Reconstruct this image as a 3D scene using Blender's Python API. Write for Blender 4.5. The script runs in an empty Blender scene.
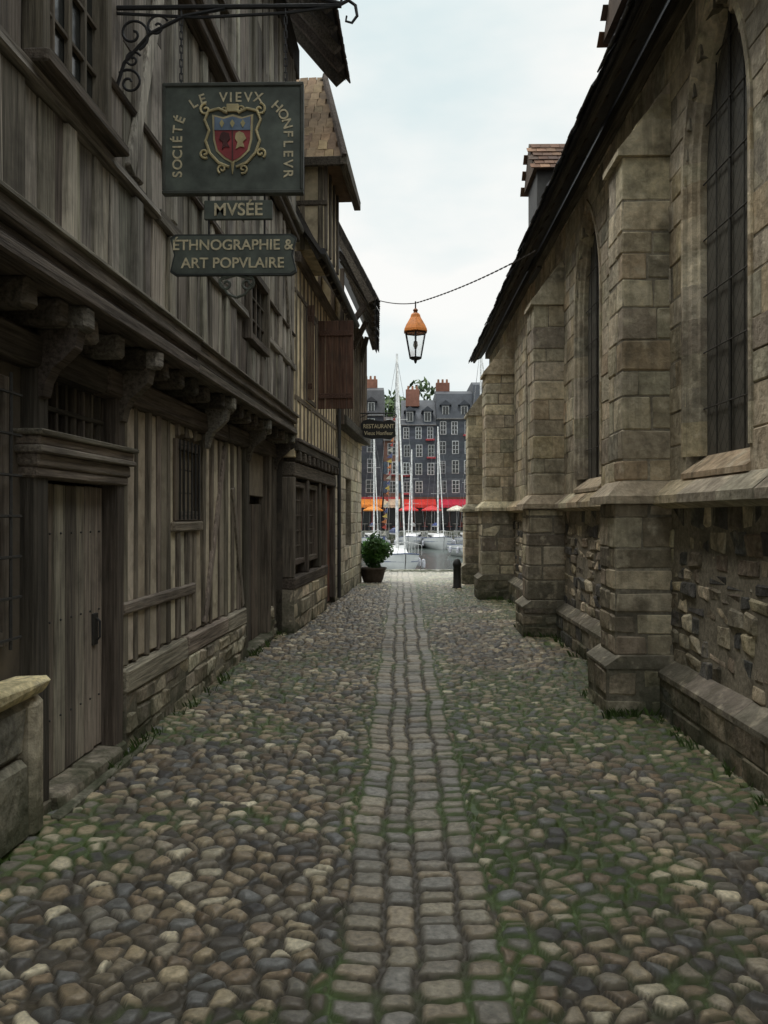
import bpy, math, random
import numpy as np
from mathutils import Vector, Matrix
random.seed(7); np.random.seed(7)
R=random.random
def U(a,b): return a+(b-a)*random.random()
sc=bpy.context.scene
sc.view_settings.view_transform='Standard'; sc.view_settings.look='None'; sc.view_settings.exposure=0

# ---------------------------------------------------------------- materials
def newmat(name):
    m=bpy.data.materials.new(name); m.use_nodes=True
    nt=m.node_tree; nt.nodes.clear()
    o=nt.nodes.new('ShaderNodeOutputMaterial'); b=nt.nodes.new('ShaderNodeBsdfPrincipled')
    nt.links.new(b.outputs[0],o.inputs[0])
    return m,nt,b
def attr_mat(name,rough=.85,scale=14,stretch=(1,1,1),bump=.4,lo=.55,hi=1.25,big=(1.2,.7,1.15),spec=.3,
             bdist=.01,tint=None,tscale=2.,tlo=.5,thi=.65,tstr=.6,metal=0,moss=None,streak=None,gain=1.,lump=0,pale=None):
    m,nt,b=newmat(name); N=nt.nodes.new; L=nt.links.new
    at=N('ShaderNodeAttribute'); at.attribute_name='Col'
    tc=N('ShaderNodeTexCoord'); 
    off=N('ShaderNodeVectorMath'); off.operation='MULTIPLY_ADD'
    L(at.outputs['Color'],off.inputs[0]); off.inputs[1].default_value=(37,53,41); L(tc.outputs['Object'],off.inputs[2])
    mp=N('ShaderNodeMapping'); mp.inputs['Scale'].default_value=stretch; L(off.outputs[0],mp.inputs[0])
    n1=N('ShaderNodeTexNoise'); n1.inputs['Scale'].default_value=scale; n1.inputs['Detail'].default_value=9; n1.inputs['Roughness'].default_value=.65
    L(mp.outputs[0],n1.inputs['Vector'])
    r1=N('ShaderNodeMapRange'); r1.inputs[1].default_value=.3; r1.inputs[2].default_value=.7; r1.inputs[3].default_value=lo*gain; r1.inputs[4].default_value=hi*gain
    L(n1.outputs['Fac'],r1.inputs[0])
    n2=N('ShaderNodeTexNoise'); n2.inputs['Scale'].default_value=big[0]; n2.inputs['Detail'].default_value=5; L(tc.outputs['Object'],n2.inputs['Vector'])
    r2=N('ShaderNodeMapRange'); r2.inputs[1].default_value=.35; r2.inputs[2].default_value=.65; r2.inputs[3].default_value=big[1]; r2.inputs[4].default_value=big[2]
    L(n2.outputs['Fac'],r2.inputs[0])
    mu=N('ShaderNodeMath'); mu.operation='MULTIPLY'; L(r1.outputs[0],mu.inputs[0]); L(r2.outputs[0],mu.inputs[1])
    sm=N('ShaderNodeVectorMath'); sm.operation='SCALE'; L(at.outputs['Color'],sm.inputs[0]); L(mu.outputs[0],sm.inputs['Scale'])
    col=sm.outputs[0]
    def mixin(col,tcol,tscale,tlo,thi,tstr,vec):
        n3=N('ShaderNodeTexNoise'); n3.inputs['Scale'].default_value=tscale; n3.inputs['Detail'].default_value=7; n3.inputs['Roughness'].default_value=.6
        L(vec,n3.inputs['Vector'])
        r3=N('ShaderNodeMapRange'); r3.inputs[1].default_value=tlo; r3.inputs[2].default_value=thi; r3.inputs[3].default_value=0; r3.inputs[4].default_value=tstr
        L(n3.outputs['Fac'],r3.inputs[0])
        mx=N('ShaderNodeMix'); mx.data_type='RGBA'; L(r3.outputs[0],mx.inputs[0]); L(col,mx.inputs[6]); mx.inputs[7].default_value=(*tcol,1)
        return mx,r3
    if pale:
        m3=N('ShaderNodeMapping'); m3.inputs['Location'].default_value=(11,3,7); L(tc.outputs['Object'],m3.inputs[0])
        mx,_=mixin(col,pale,6.5,.54,.7,.7,m3.outputs[0]); col=mx.outputs[2]
    if tint: 
        mx,_=mixin(col,tint,tscale,tlo,thi,tstr,tc.outputs['Object']); col=mx.outputs[2]
    if streak:
        m2=N('ShaderNodeMapping'); m2.inputs['Scale'].default_value=(5,5,.35); L(tc.outputs['Object'],m2.inputs[0])
        mx,_=mixin(col,streak,1.6,.52,.74,.7,m2.outputs[0]); col=mx.outputs[2]
    if moss:
        sx=N('ShaderNodeSeparateXYZ'); L(tc.outputs['Object'],sx.inputs[0])
        mr=N('ShaderNodeMapRange'); mr.inputs[1].default_value=0; mr.inputs[2].default_value=moss[1]; mr.inputs[3].default_value=1; mr.inputs[4].default_value=0
        L(sx.outputs['Z'],mr.inputs[0])
        mx,rr=mixin(col,moss[0],4.,.35,.55,.85,tc.outputs['Object'])
        mm=N('ShaderNodeMath'); mm.operation='MULTIPLY'; L(rr.outputs[0],mm.inputs[0]); L(mr.outputs[0],mm.inputs[1]); L(mm.outputs[0],mx.inputs[0]); col=mx.outputs[2]
    L(col,b.inputs['Base Color'])
    b.inputs['Roughness'].default_value=rough; b.inputs['Specular IOR Level'].default_value=spec; b.inputs['Metallic'].default_value=metal
    if bump:
        bp=N('ShaderNodeBump'); bp.inputs['Strength'].default_value=bump; bp.inputs['Distance'].default_value=bdist
        L(n1.outputs['Fac'],bp.inputs['Height']); nrm=bp.outputs[0]
        if lump:
            n5=N('ShaderNodeTexNoise'); n5.inputs['Scale'].default_value=scale*.28; n5.inputs['Detail'].default_value=4; L(off.outputs[0],n5.inputs['Vector'])
            b2=N('ShaderNodeBump'); b2.inputs['Strength'].default_value=1; b2.inputs['Distance'].default_value=lump; L(n5.outputs['Fac'],b2.inputs['Height']); L(nrm,b2.inputs['Normal']); nrm=b2.outputs[0]
        L(nrm,b.inputs['Normal'])
    return m
M={}
M['cobble']=attr_mat('cobble_stone',rough=.46,scale=38,bump=.6,bdist=.006,lo=.5,hi=1.35,big=(.8,.8,1.15),spec=.5,gain=1.4)
M['ashlar']=attr_mat('limestone_ashlar',scale=13,bump=.9,bdist=.022,lo=.6,hi=1.2,big=(.9,.72,1.12),tint=(.115,.098,.070),tscale=3.2,tlo=.53,thi=.68,tstr=.65,moss=((.05,.055,.03),.5),streak=(.15,.13,.095),spec=.2,gain=1.5,lump=.035,pale=(.72,.63,.47))
M['rubble']=attr_mat('rubble_stone',scale=20,bump=.9,bdist=.02,lo=.5,hi=1.3,big=(1.5,.65,1.2),tint=(.065,.06,.05),tscale=5,tlo=.52,thi=.66,tstr=.65,moss=((.04,.05,.022),.6),spec=.2,gain=1.55,lump=.035,pale=(.46,.41,.31))
M['mortar']=attr_mat('lime_mortar',scale=30,bump=.6,spec=.1,moss=((.03,.04,.02),.6),gain=1.35,tint=(.10,.09,.07),tscale=3.2,tlo=.5,thi=.62,tstr=.6)
M['woodv']=attr_mat('weathered_oak_upright',scale=3,stretch=(16,16,.7),bump=1.,bdist=.014,lo=.35,hi=1.6,big=(1.1,.7,1.2),tint=(.05,.043,.036),tscale=2.6,tlo=.52,thi=.72,tstr=.65,spec=.2,gain=1.6)
M['woodh']=attr_mat('weathered_oak_beam',scale=3,stretch=(16,.7,16),bump=1.,bdist=.014,lo=.3,hi=1.6,big=(1.1,.7,1.2),spec=.2,gain=1.45)
M['plaster']=attr_mat('old_lime_plaster',scale=9,bump=.5,lo=.75,hi=1.1,big=(1.6,.75,1.1),tint=(.16,.13,.095),tscale=5,tlo=.5,thi=.68,tstr=.55,spec=.1,gain=1.4,lump=.015)
M['slate']=attr_mat('slate',rough=.6,scale=8,bump=.4,lo=.7,hi=1.2,spec=.4)
M['tile']=attr_mat('clay_tile',rough=.85,scale=10,bump=.4,lo=.6,hi=1.25,gain=1.2)
M['iron']=attr_mat('wrought_iron',rough=.6,scale=40,bump=.3,lo=.6,hi=1.2,spec=.4)
M['paint']=attr_mat('painted_surface',rough=.55,scale=12,bump=.2,bdist=.003,lo=.7,hi=1.2,big=(6,.7,1.2),spec=.35)
M['gel']=attr_mat('hull_gelcoat',rough=.3,scale=3,bump=0,lo=.92,hi=1.03,big=(1,.95,1.03),spec=.5)
M['leaf']=attr_mat('leaf',rough=.6,scale=5,bump=0,lo=.7,hi=1.3,spec=.3)
M['render']=attr_mat('facade_render',rough=.9,scale=3,bump=.1,lo=.75,hi=1.15,big=(.3,.75,1.15),spec=.15)
def glass_mat(name,c,rough=.12,spec=.5):
    m,nt,b=newmat(name); n=nt.nodes.new('ShaderNodeTexNoise'); n.inputs['Scale'].default_value=9
    t=nt.nodes.new('ShaderNodeTexCoord'); nt.links.new(t.outputs['Object'],n.inputs['Vector'])
    cr=nt.nodes.new('ShaderNodeValToRGB'); cr.color_ramp.elements[0].color=(*[x*.6 for x in c],1); cr.color_ramp.elements[1].color=(*[x*1.4 for x in c],1)
    nt.links.new(n.outputs['Fac'],cr.inputs[0]); nt.links.new(cr.outputs[0],b.inputs['Base Color'])
    bp=nt.nodes.new('ShaderNodeBump'); bp.inputs['Strength'].default_value=.15; bp.inputs['Distance'].default_value=.02
    nt.links.new(n.outputs['Fac'],bp.inputs['Height']); nt.links.new(bp.outputs[0],b.inputs['Normal'])
    b.inputs['Roughness'].default_value=rough; b.inputs['Specular IOR Level'].default_value=spec; return m
M['glass']=glass_mat('old_window_glass',(.025,.028,.028),.2)
M['churchglass']=glass_mat('leaded_church_glass',(.105,.098,.082),.5,.3)
def clear_glass():
    m,nt,b=newmat('lantern_glass'); b.inputs['Base Color'].default_value=(.9,.93,.92,1); b.inputs['Roughness'].default_value=.15
    b.inputs['Transmission Weight'].default_value=.9; b.inputs['IOR'].default_value=1.1; b.inputs['Alpha'].default_value=.5; return m
M['lglass']=clear_glass()
def water_mat():
    m,nt,b=newmat('harbour_water'); b.inputs['Base Color'].default_value=(.045,.06,.052,1); b.inputs['Roughness'].default_value=.15
    t=nt.nodes.new('ShaderNodeTexCoord'); mp=nt.nodes.new('ShaderNodeMapping'); mp.inputs['Scale'].default_value=(1.2,2.5,1)
    n=nt.nodes.new('ShaderNodeTexNoise'); n.inputs['Scale'].default_value=1.; n.inputs['Detail'].default_value=4
    nt.links.new(t.outputs['Object'],mp.inputs[0]); nt.links.new(mp.outputs[0],n.inputs['Vector'])
    bp=nt.nodes.new('ShaderNodeBump'); bp.inputs['Strength'].default_value=.5; bp.inputs['Distance'].default_value=.12
    nt.links.new(n.outputs['Fac'],bp.inputs['Height']); nt.links.new(bp.outputs[0],b.inputs['Normal']); return m
M['water']=water_mat()

# ---------------------------------------------------------------- mesh builder
SG=[(sx,sy,sz) for sx in(-1,1) for sy in(-1,1) for sz in(-1,1)]
def ci(s): return SG.index(tuple(s))
BF=[]
for k in range(3):
    o=[a for a in range(3) if a!=k]
    for s in(-1,1):
        q=[]
        for p,r in((-1,-1),(1,-1),(1,1),(-1,1)):
            t=[0,0,0]; t[k]=s; t[o[0]]=p; t[o[1]]=r; q.append(ci(t)*3+k)
        BF.append(tuple(q))
for a in range(3):
    b_,c_=[x for x in range(3) if x!=a]
    for sb in(-1,1):
        for s2 in(-1,1):
            t0=[0,0,0]; t0[a]=-1; t0[b_]=sb; t0[c_]=s2; t1=list(t0); t1[a]=1
            BF.append((ci(t0)*3+b_,ci(t1)*3+b_,ci(t1)*3+c_,ci(t0)*3+c_))
for i in range(8): BF.append((i*3,i*3+1,i*3+2))
class MB:
    def __init__(s): s.v=[]; s.f=[]; s.c=[]
    def add(s,vs,fs,col):
        n=len(s.v); s.v.extend(vs); s.f.extend([tuple(i+n for i in f) for f in fs]); s.c.extend([tuple(col)]*len(vs))
    def obox(s,ctr,ax,h,col,ch=.006,jit=0):
        ch=min(ch,.45*min(h)); vs=[]
        for g in SG:
            j=[U(-jit,jit) for _ in range(3)] if jit else (0,0,0)
            for k in range(3):
                l=[g[i]*(h[i]-(0 if i==k else ch))+j[i] for i in range(3)]
                vs.append(tuple(ctr[i]+ax[0][i]*l[0]+ax[1][i]*l[1]+ax[2][i]*l[2] for i in range(3)))
        s.add(vs,BF,col)
    def box(s,a,b,col,ch=.006,jit=0):
        a,b=[min(p,q) for p,q in zip(a,b)],[max(p,q) for p,q in zip(a,b)]
        s.obox([(p+q)/2 for p,q in zip(a,b)],((1,0,0),(0,1,0),(0,0,1)),[(q-p)/2 for p,q in zip(a,b)],col,ch,jit)
    def beam(s,p,q,w,t,col,up=(0,0,1),ch=.006,jit=0):
        p=Vector(p);q=Vector(q);d=(q-p);L=d.length;d.normalize();u=Vector(up)
        x=d.cross(u); 
        if x.length<1e-4: x=Vector((1,0,0))
        x.normalize(); y=x.cross(d)
        s.obox((p+q)/2,(d,x,y),(L/2,w/2,t/2),col,ch,jit)
    def extr(s,poly,vec,col):
        n=len(poly); vs=[tuple(p) for p in poly]+[tuple(p[i]+vec[i] for i in range(3)) for p in poly]
        fs=[tuple(range(n)),tuple(range(2*n-1,n-1,-1))]+[(i,(i+1)%n,(i+1)%n+n,i+n) for i in range(n)]
        s.add(vs,fs,col)
    def loft(s,p0,p1,col):
        n=len(p0); s.add([tuple(p) for p in p0]+[tuple(p) for p in p1],[tuple(range(n)),tuple(range(2*n-1,n-1,-1))]+[(i,(i+1)%n,(i+1)%n+n,i+n) for i in range(n)],col)
    def poly(s,pts,col): s.add([tuple(p) for p in pts],[tuple(range(len(pts)))],col)
    def tube(s,path,r,col,n=6,cap=True):
        P=[Vector(p) for p in path]; m=len(P); rr=r if isinstance(r,(list,tuple)) else [r]*m; vs=[]; x=None
        for i,p in enumerate(P):
            d=(P[min(i+1,m-1)]-P[max(i-1,0)]); d.normalize()
            if x is None:
                x=d.orthogonal().normalized()
            else:
                x=x-d*x.dot(d); x.normalize()
            y=d.cross(x)
            for k in range(n):
                a=2*math.pi*k/n; vs.append(tuple(p+(x*math.cos(a)+y*math.sin(a))*rr[i]))
        fs=[(i*n+k,i*n+(k+1)%n,(i+1)*n+(k+1)%n,(i+1)*n+k) for i in range(m-1) for k in range(n)]
        if cap: fs+= [tuple(range(n)),tuple((m-1)*n+k for k in range(n))]
        s.add(vs,fs,col)
    def lathe(s,c,prof,col,n=16,flat=0):
        vs=[];m=len(prof)
        for r,z in prof:
            for k in range(n):
                a=2*math.pi*(k+.5)/n; vs.append((c[0]+r*math.cos(a),c[1]+r*math.sin(a),c[2]+z))
        fs=[(i*n+k,i*n+(k+1)%n,(i+1)*n+(k+1)%n,(i+1)*n+k) for i in range(m-1) for k in range(n)]
        s.add(vs,fs,col)
    def obj(s,name,mat,parent=None,smooth=False,recalc=True):
        me=bpy.data.meshes.new(name); me.from_pydata(s.v,[],s.f)
        ca=me.color_attributes.new('Col','FLOAT_COLOR','POINT')
        ca.data.foreach_set('color',np.hstack([np.array(s.c,dtype=np.float32),np.ones((len(s.c),1),np.float32)]).ravel())
        if recalc:
            import bmesh; bm=bmesh.new(); bm.from_mesh(me); bmesh.ops.recalc_face_normals(bm,faces=bm.faces); bm.to_mesh(me); bm.free()
        if smooth: me.polygons.foreach_set('use_smooth',[True]*len(me.polygons))
        me.materials.append(M[mat] if isinstance(mat,str) else mat)
        o=bpy.data.objects.new(name,me); sc.collection.objects.link(o)
        if parent: o.parent=parent
        return o
def empty(name,loc=(0,0,0),rz=0):
    o=bpy.data.objects.new(name,None); o.location=loc; o.rotation_euler=(0,0,rz); o.empty_display_size=.2; sc.collection.objects.link(o); return o
def vc(base,v=.15,h=.03):
    k=1+U(-v,v); return tuple(max(.004,b*k*(1+U(-h,h))) for b in base)
def pick(pal,v=.12): return vc(random.choice(pal),v)
def text(body,loc,size,mat,parent,rot=(math.pi/2,0,0),name='lettering',ext=.002,align='CENTER',sx=1):
    c=bpy.data.curves.new(name,'FONT'); c.body=body; c.size=size; c.extrude=ext; c.align_x=align; c.align_y='CENTER'; c.offset=size*.014
    o=bpy.data.objects.new(name,c); o.location=loc; o.rotation_euler=rot; o.scale=(sx,1,1); c.materials.append(mat); sc.collection.objects.link(o); o.parent=parent; return o
def plain(name,c,rough=.6):
    m,nt,b=newmat(name); b.inputs['Roughness'].default_value=rough
    n=nt.nodes.new('ShaderNodeTexNoise'); n.inputs['Scale'].default_value=40; n.inputs['Detail'].default_value=6
    cr=nt.nodes.new('ShaderNodeValToRGB'); cr.color_ramp.elements[0].position=.3; cr.color_ramp.elements[1].position=.6
    cr.color_ramp.elements[0].color=(*[x*.5 for x in c],1); cr.color_ramp.elements[1].color=(*c,1)
    t=nt.nodes.new('ShaderNodeTexCoord'); nt.links.new(t.outputs['Object'],n.inputs['Vector']); nt.links.new(n.outputs['Fac'],cr.inputs[0]); nt.links.new(cr.outputs[0],b.inputs['Base Color']); return m
cream=plain('cream_lettering',(.62,.54,.36))

# ---------------------------------------------------------------- street
def hsh(i,j,k):
    n=(i.astype(np.int64)*374761393+j.astype(np.int64)*668265263+k*2147483647)&0xffffffff
    n=((n^(n>>13))*1274126177)&0xffffffff; n=n^(n>>16); n=(n*2246822519)&0xffffffff; n^=n>>15
    return (n&0xffffff)/float(0xffffff)
def vnoise(x,y,s,k=0):
    x=x*s;y=y*s; i=np.floor(x);j=np.floor(y);fx=x-i;fy=y-j;fx=fx*fx*(3-2*fx);fy=fy*fy*(3-2*fy)
    a=hsh(i,j,k);b=hsh(i+1,j,k);c=hsh(i,j+1,k);d=hsh(i+1,j+1,k)
    return (a*(1-fx)+b*fx)*(1-fy)+(c*(1-fx)+d*fx)*fy
def street():
    xs=np.arange(-2.55,2.56,.009); ys=[-1.]
    while ys[-1]<24.6: ys.append(ys[-1]+max(.0085,.0032*ys[-1]))
    ys=np.array(ys); X,Y=np.meshgrid(xs,ys); sh=X.shape; x=X.ravel();y=Y.ravel()
    wx=x+.026*(vnoise(x,y,7,1)-.5)+.016*(vnoise(x,y,19,2)-.5); wy=y+.026*(vnoise(x,y,7,3)-.5)+.016*(vnoise(x,y,19,4)-.5)
    cx,cy=.102,.080; gi=np.floor(wx/cx); gj=np.floor(wy/cy)
    B1=np.full(x.shape,9.);B2=np.full(x.shape,9.);I1=np.zeros(x.shape);J1=np.zeros(x.shape)
    P1x=np.zeros(x.shape);P1y=np.zeros(x.shape);P2x=np.zeros(x.shape);P2y=np.zeros(x.shape)
    for a in range(-2,3):
        for b in range(-2,3):
            i=gi+a;j=gj+b
            px=(i+.5+.45*(2*hsh(i,j,11)-1))*cx; py=(j+.5+.45*(2*hsh(i,j,12)-1))*cy
            D=(wx-px)**2+(wy-py)**2-.0034*hsh(i,j,13)
            m1=D<B1; m2=(~m1)&(D<B2)
            B2=np.where(m1,B1,np.where(m2,D,B2)); P2x=np.where(m1,P1x,np.where(m2,px,P2x)); P2y=np.where(m1,P1y,np.where(m2,py,P2y))
            B1=np.where(m1,D,B1);P1x=np.where(m1,px,P1x);P1y=np.where(m1,py,P1y);I1=np.where(m1,i,I1);J1=np.where(m1,j,J1)
    e=(B2-B1)/(2*np.sqrt((P2x-P1x)**2+(P2y-P1y)**2)+1e-6)
    dc=np.sqrt((wx-P1x)**2+(wy-P1y)**2)
    e=np.minimum(e,(.068-dc)*.9)-.006
    r=np.clip(e/.024,0,1); dome=np.sqrt(np.clip(1-(1-r)**2,0,1))
    q1=hsh(I1,J1,21);q2=hsh(I1,J1,22);q3=hsh(I1,J1,23)
    h=.021*dome*(.6+.6*q1)+(wx-P1x)*(q2-.5)*.22+(wy-P1y)*(q3-.5)*.22
    h-=.7*((wx-P1x)**2+(wy-P1y)**2)*dome
    h+=.004*(vnoise(x,y,30,91)-.5)*dome
    h=np.where(e>0,h,-.005+.5*np.clip(e,-.01,0))
    pal=np.array([(.26,.205,.13),(.20,.165,.115),(.17,.125,.08),(.11,.107,.098),(.44,.385,.275),(.062,.057,.052),(.22,.17,.11),(.15,.135,.108),(.32,.26,.17),(.11,.09,.066),(.24,.205,.15),(.18,.135,.09),(.125,.122,.115),(.085,.075,.062)])
    k=(hsh(I1,J1,31)*len(pal)).astype(int)%len(pal)
    col=pal[k]*(.7+.55*hsh(I1,J1,32))[:,None]
    S0,S1=-.23,.375; nc=4; w=(S1-S0)/nc
    sxw=wx+.012*np.sin(y*3.1)+.006*np.sin(y*11)+.012*(vnoise(x,y,5,71)-.5)
    ins=(sxw>S0)&(sxw<S1)
    ei=np.zeros(x.shape);rid=np.zeros(x.shape);ry=np.zeros(x.shape)
    cb=S0+np.arange(nc+1)*w+np.array([0,.012,-.008,.01,0])
    cu=np.clip(np.searchsorted(cb,sxw)-1,0,nc-1)
    for c in range(nc):
        b=[-1.5]
        while b[-1]<26: b.append(b[-1]+U(.095,.19))
        b=np.array(b); m=ins&(cu==c); yy=wy[m]+.03*(sxw[m]-cb[c])*math.sin(c*2+1)*3; t=np.searchsorted(b,yy)-1
        ey=np.minimum(yy-b[t],b[t+1]-yy); ex=np.minimum(sxw[m]-cb[c],cb[c+1]-sxw[m]); rr=.035
        ec=np.where((ex<rr)&(ey<rr),rr-np.sqrt((rr-ex)**2+(rr-ey)**2),np.minimum(ex,ey))
        ei[m]=ec; rid[m]=t; ry[m]=yy-(b[t]+b[t+1])/2
    es=ei-.005-.006*vnoise(x,y,22,77); rs=np.clip(es/.026,0,1); ds=np.sqrt(np.clip(1-(1-rs)**2,0,1))
    a1=hsh(rid,cu+50.,41);a2=hsh(rid,cu+50.,42);a3=hsh(rid,cu+50.,43)
    hs=.019*ds*(.7+.5*a1)+ry*(a2-.5)*.14+.005*(vnoise(x,y,24,92)-.5)*ds
    hs=np.where(es>0,hs,-.004)
    pal2=np.array([(.215,.188,.14),(.25,.215,.155),(.17,.152,.12),(.24,.21,.165),(.19,.175,.15),(.265,.215,.15)])
    cols=pal2[(hsh(rid,cu+50.,44)*6).astype(int)%6]*(.72+.4*a3)[:,None]
    h=np.where(ins,hs-.012+.06*np.abs(sxw-.07)**1.5,h); e2=np.where(ins,es,e); col=np.where(ins[:,None],cols,col)
    ms=vnoise(x,y,1.1,51)*.6+vnoise(x,y,4,52)*.3+vnoise(x,y,15,53)*.2
    edge=np.exp(-((sxw-S0)/.06)**2)+1.5*np.exp(-((sxw-S1)/.11)**2)+.75*(x>.4)+.4*np.exp(-((x-1.0)/.5)**2)-.25*(x<-.4)+.9*np.exp(-((np.abs(x)-1.85)/.25)**2)
    mossf=np.clip((ms+.2*edge-.60)*4.5,0,1)
    dirt=np.array((.055,.045,.031))[None]*(1-mossf)[:,None]+np.array((.055,.085,.02))[None]*mossf[:,None]
    wid=.004+.013*mossf+.006*(vnoise(x,y,25,54))
    f=np.clip((e2-.0)/wid,0,1)[:,None]; f=f*f*(3-2*f)
    col=dirt*(1-f)+col*f
    h=h+.006*mossf*(1-f[:,0])+.002*(vnoise(x,y,60,55)-.5)
    h=h+.035*(vnoise(x,y,.9,60)-.5)+.012*(vnoise(x,y,3,61)-.5)+.03*np.clip(np.abs(x)-.4,0,2)*.6-.02
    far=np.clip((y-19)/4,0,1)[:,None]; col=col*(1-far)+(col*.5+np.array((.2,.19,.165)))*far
    ny,nx=sh; idx=np.arange(nx*ny).reshape(sh)
    F=np.stack([idx[:-1,:-1],idx[:-1,1:],idx[1:,1:],idx[1:,:-1]],-1).reshape(-1,4)
    me=bpy.data.meshes.new('cobblestone_street'); nf=len(F)
    me.vertices.add(len(x)); me.vertices.foreach_set('co',np.stack([x,y,h],-1).astype(np.float32).ravel())
    me.loops.add(nf*4); me.loops.foreach_set('vertex_index',F.astype(np.int32).ravel())
    me.polygons.add(nf); me.polygons.foreach_set('loop_start',np.arange(0,nf*4,4,dtype=np.int32)); 
    me.polygons.foreach_set('use_smooth',np.ones(nf,dtype=bool))
    me.update(calc_edges=True); me.validate()
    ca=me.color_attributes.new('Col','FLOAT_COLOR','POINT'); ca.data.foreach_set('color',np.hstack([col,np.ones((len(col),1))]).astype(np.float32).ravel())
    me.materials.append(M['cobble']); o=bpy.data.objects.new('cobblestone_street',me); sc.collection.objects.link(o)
street()
g=MB()
g.box((-60,-60,-.6),(60,-.99,-.03),(.15,.14,.12),.001); 
g.box((-60,-.99,-.6),(-2.5,25.5,-.045),(.17,.16,.14),.001); g.box((2.5,-.99,-.6),(60,25.5,-.045),(.17,.16,.14),.001)
g.box((-2.5,-.99,-.6),(2.5,24.5,-.09),(.1,.09,.07),.001); g.box((-2.5,24.5,-.6),(2.5,25.2,-.012),(.3,.285,.25),.001)
g.obj('quay_ground','mortar')
q=MB()
xx=-40
while xx<40:
    L=U(.8,1.4); q.box((xx+.004,25.2,-.3),(xx+L-.004,25.6,.015),vc((.33,.31,.27),.12),.015,.004); xx+=L
for k in range(5):
    xx=-40-U(0,.5)
    while xx<40:
        L=U(.5,1.1); q.box((xx+.006,25.3,-.3-(k+1)*.32+.006),(xx+L-.006,25.58,-.3-k*.32-.006),vc((.2,.19,.16),.2),.015,.006); xx+=L
q.obj('quay_wall','rubble')
w=MB(); w.poly([(-400,25.5,-1.45),(400,25.5,-1.45),(400,90,-1.45),(-400,90,-1.45)],(0,0,0)); w.obj('water','water')
fg=MB(); fg.box((-900,89.6,-3),(900,1500,0),(.2,.19,.17),.01); fg.obj('background_ground','mortar')
fq=MB()
for k in range(4):
    xx=-60
    while xx<60:
        L=U(1,2); fq.box((xx,89.3,-1.6+k*.4+.01),(xx+L-.02,89.8,-1.2+k*.4-.01),vc((.2,.19,.16),.2),.02); xx+=L
fq.obj('quay_wall','rubble')
# weeds along the foot of the walls
gw_=MB()
for _ in range(190):
    if R()<.6: x_=2.03-U(0,.06) ; y_=U(2,20)
    else: x_=-1.98+.031*U(2,18); y_=(x_+1.98)/.031+0*R(); x_+=.03
    if R()<.5 and x_>0: 
        y_=random.choice((6.8,7.6,11.3,12.1,16.3))+U(-.05,.05); x_=U(1.6,2.0)
    for k in range(random.randint(5,14)):
        a=U(0,6.28); l=U(.03,.10); bx,by=x_+U(-.04,.04),y_+U(-.04,.04); dx,dy=math.cos(a)*l*.6,math.sin(a)*l*.6; ww=.005
        gw_.add([(bx-ww,by,-.01),(bx+ww,by,-.01),(bx+dx*.5+ww*.6,by+dy*.5,l*.7),(bx+dx,by+dy,l)],[(0,1,2,3)],vc((.06,.10,.025),.35))
gw_.obj('grass_weeds','leaf',recalc=False)

# ---------------------------------------------------------------- masonry helpers
ASH=[(.42,.355,.25),(.38,.325,.235),(.47,.40,.285),(.34,.295,.22),(.41,.355,.265),(.38,.305,.20),(.29,.255,.195)]
RUB=[(.23,.195,.145),(.18,.155,.12),(.28,.235,.17),(.115,.108,.1),(.21,.17,.125),(.085,.082,.078)]
def course_wall(mb,mo,y0,y1,z0,z1,xf,sgn,ch,bw,pal,holes=(),gap=.006,jit=.004,fr=.006,cham=.012,depth=.2,zvar=.15,mcol=(.26,.23,.18)):
    z=z0
    while z<z1-.02:
        h=ch*(1+U(-zvar,zvar)); 
        if z+h>z1-ch*.4: h=z1-z
        zm=z+h/2; iv=[(y0,y1)]
        for hf in holes:
            r=hf(zm)
            if r:
                ni=[]
                for a,b in iv:
                    if r[1]<=a or r[0]>=b: ni.append((a,b)); continue
                    if r[0]>a: ni.append((a,r[0]))
                    if r[1]<b: ni.append((r[1],b))
                iv=ni
        for a,b in iv:
            if mo: mo.box((xf-sgn*.007,a,z),(xf-sgn*depth,b,z+h),mcol,.0005)
            y=a
            while y<b-.01:
                L=bw*U(.5,1.5)
                if y+L>b-bw*.4: L=b-y
                o=U(-fr,fr); x0=xf+sgn*o
                mb.box((x0,y+gap/2,z+gap/2),(xf-sgn*.08,y+L-gap/2,z+h-gap/2),pick(pal,.17),cham*U(.4,1.6),jit); y+=L
        z+=h
def pier(mb,mo,x0,x1,y0,y1,z0,z1,ch=.25,pal=ASH,gap=.005,cham=.009,jit=.003):
    mo.box((x0+.008,y0+.008,z0),(x1,y1-.008,z1),(.26,.23,.18),.001); z=z0;k=0
    while z<z1-.01:
        h=ch*U(.7,1.3)
        if z+h>z1-ch*.45:h=z1-z
        ym=(y0+y1)/2+U(-.1,.1)
        for (ya,yb_) in((y0,ym),(ym,y1)):
            cuts=[x0,x1]
            if R()<.65: cuts=[x0,x0+(x1-x0)*U(.3,.7),x1]
            for a,b in zip(cuts[:-1],cuts[1:]):
                o=U(-.005,.005)
                mb.box((a+(gap/2 if a!=x0 else o),ya+(gap/2 if ya!=y0 else U(-.005,.005)),z+gap/2),(b-gap/2,yb_-(gap/2),z+h-gap/2),pick(pal,.17),cham*U(.5,2),jit)
        z+=h;k+=1

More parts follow.
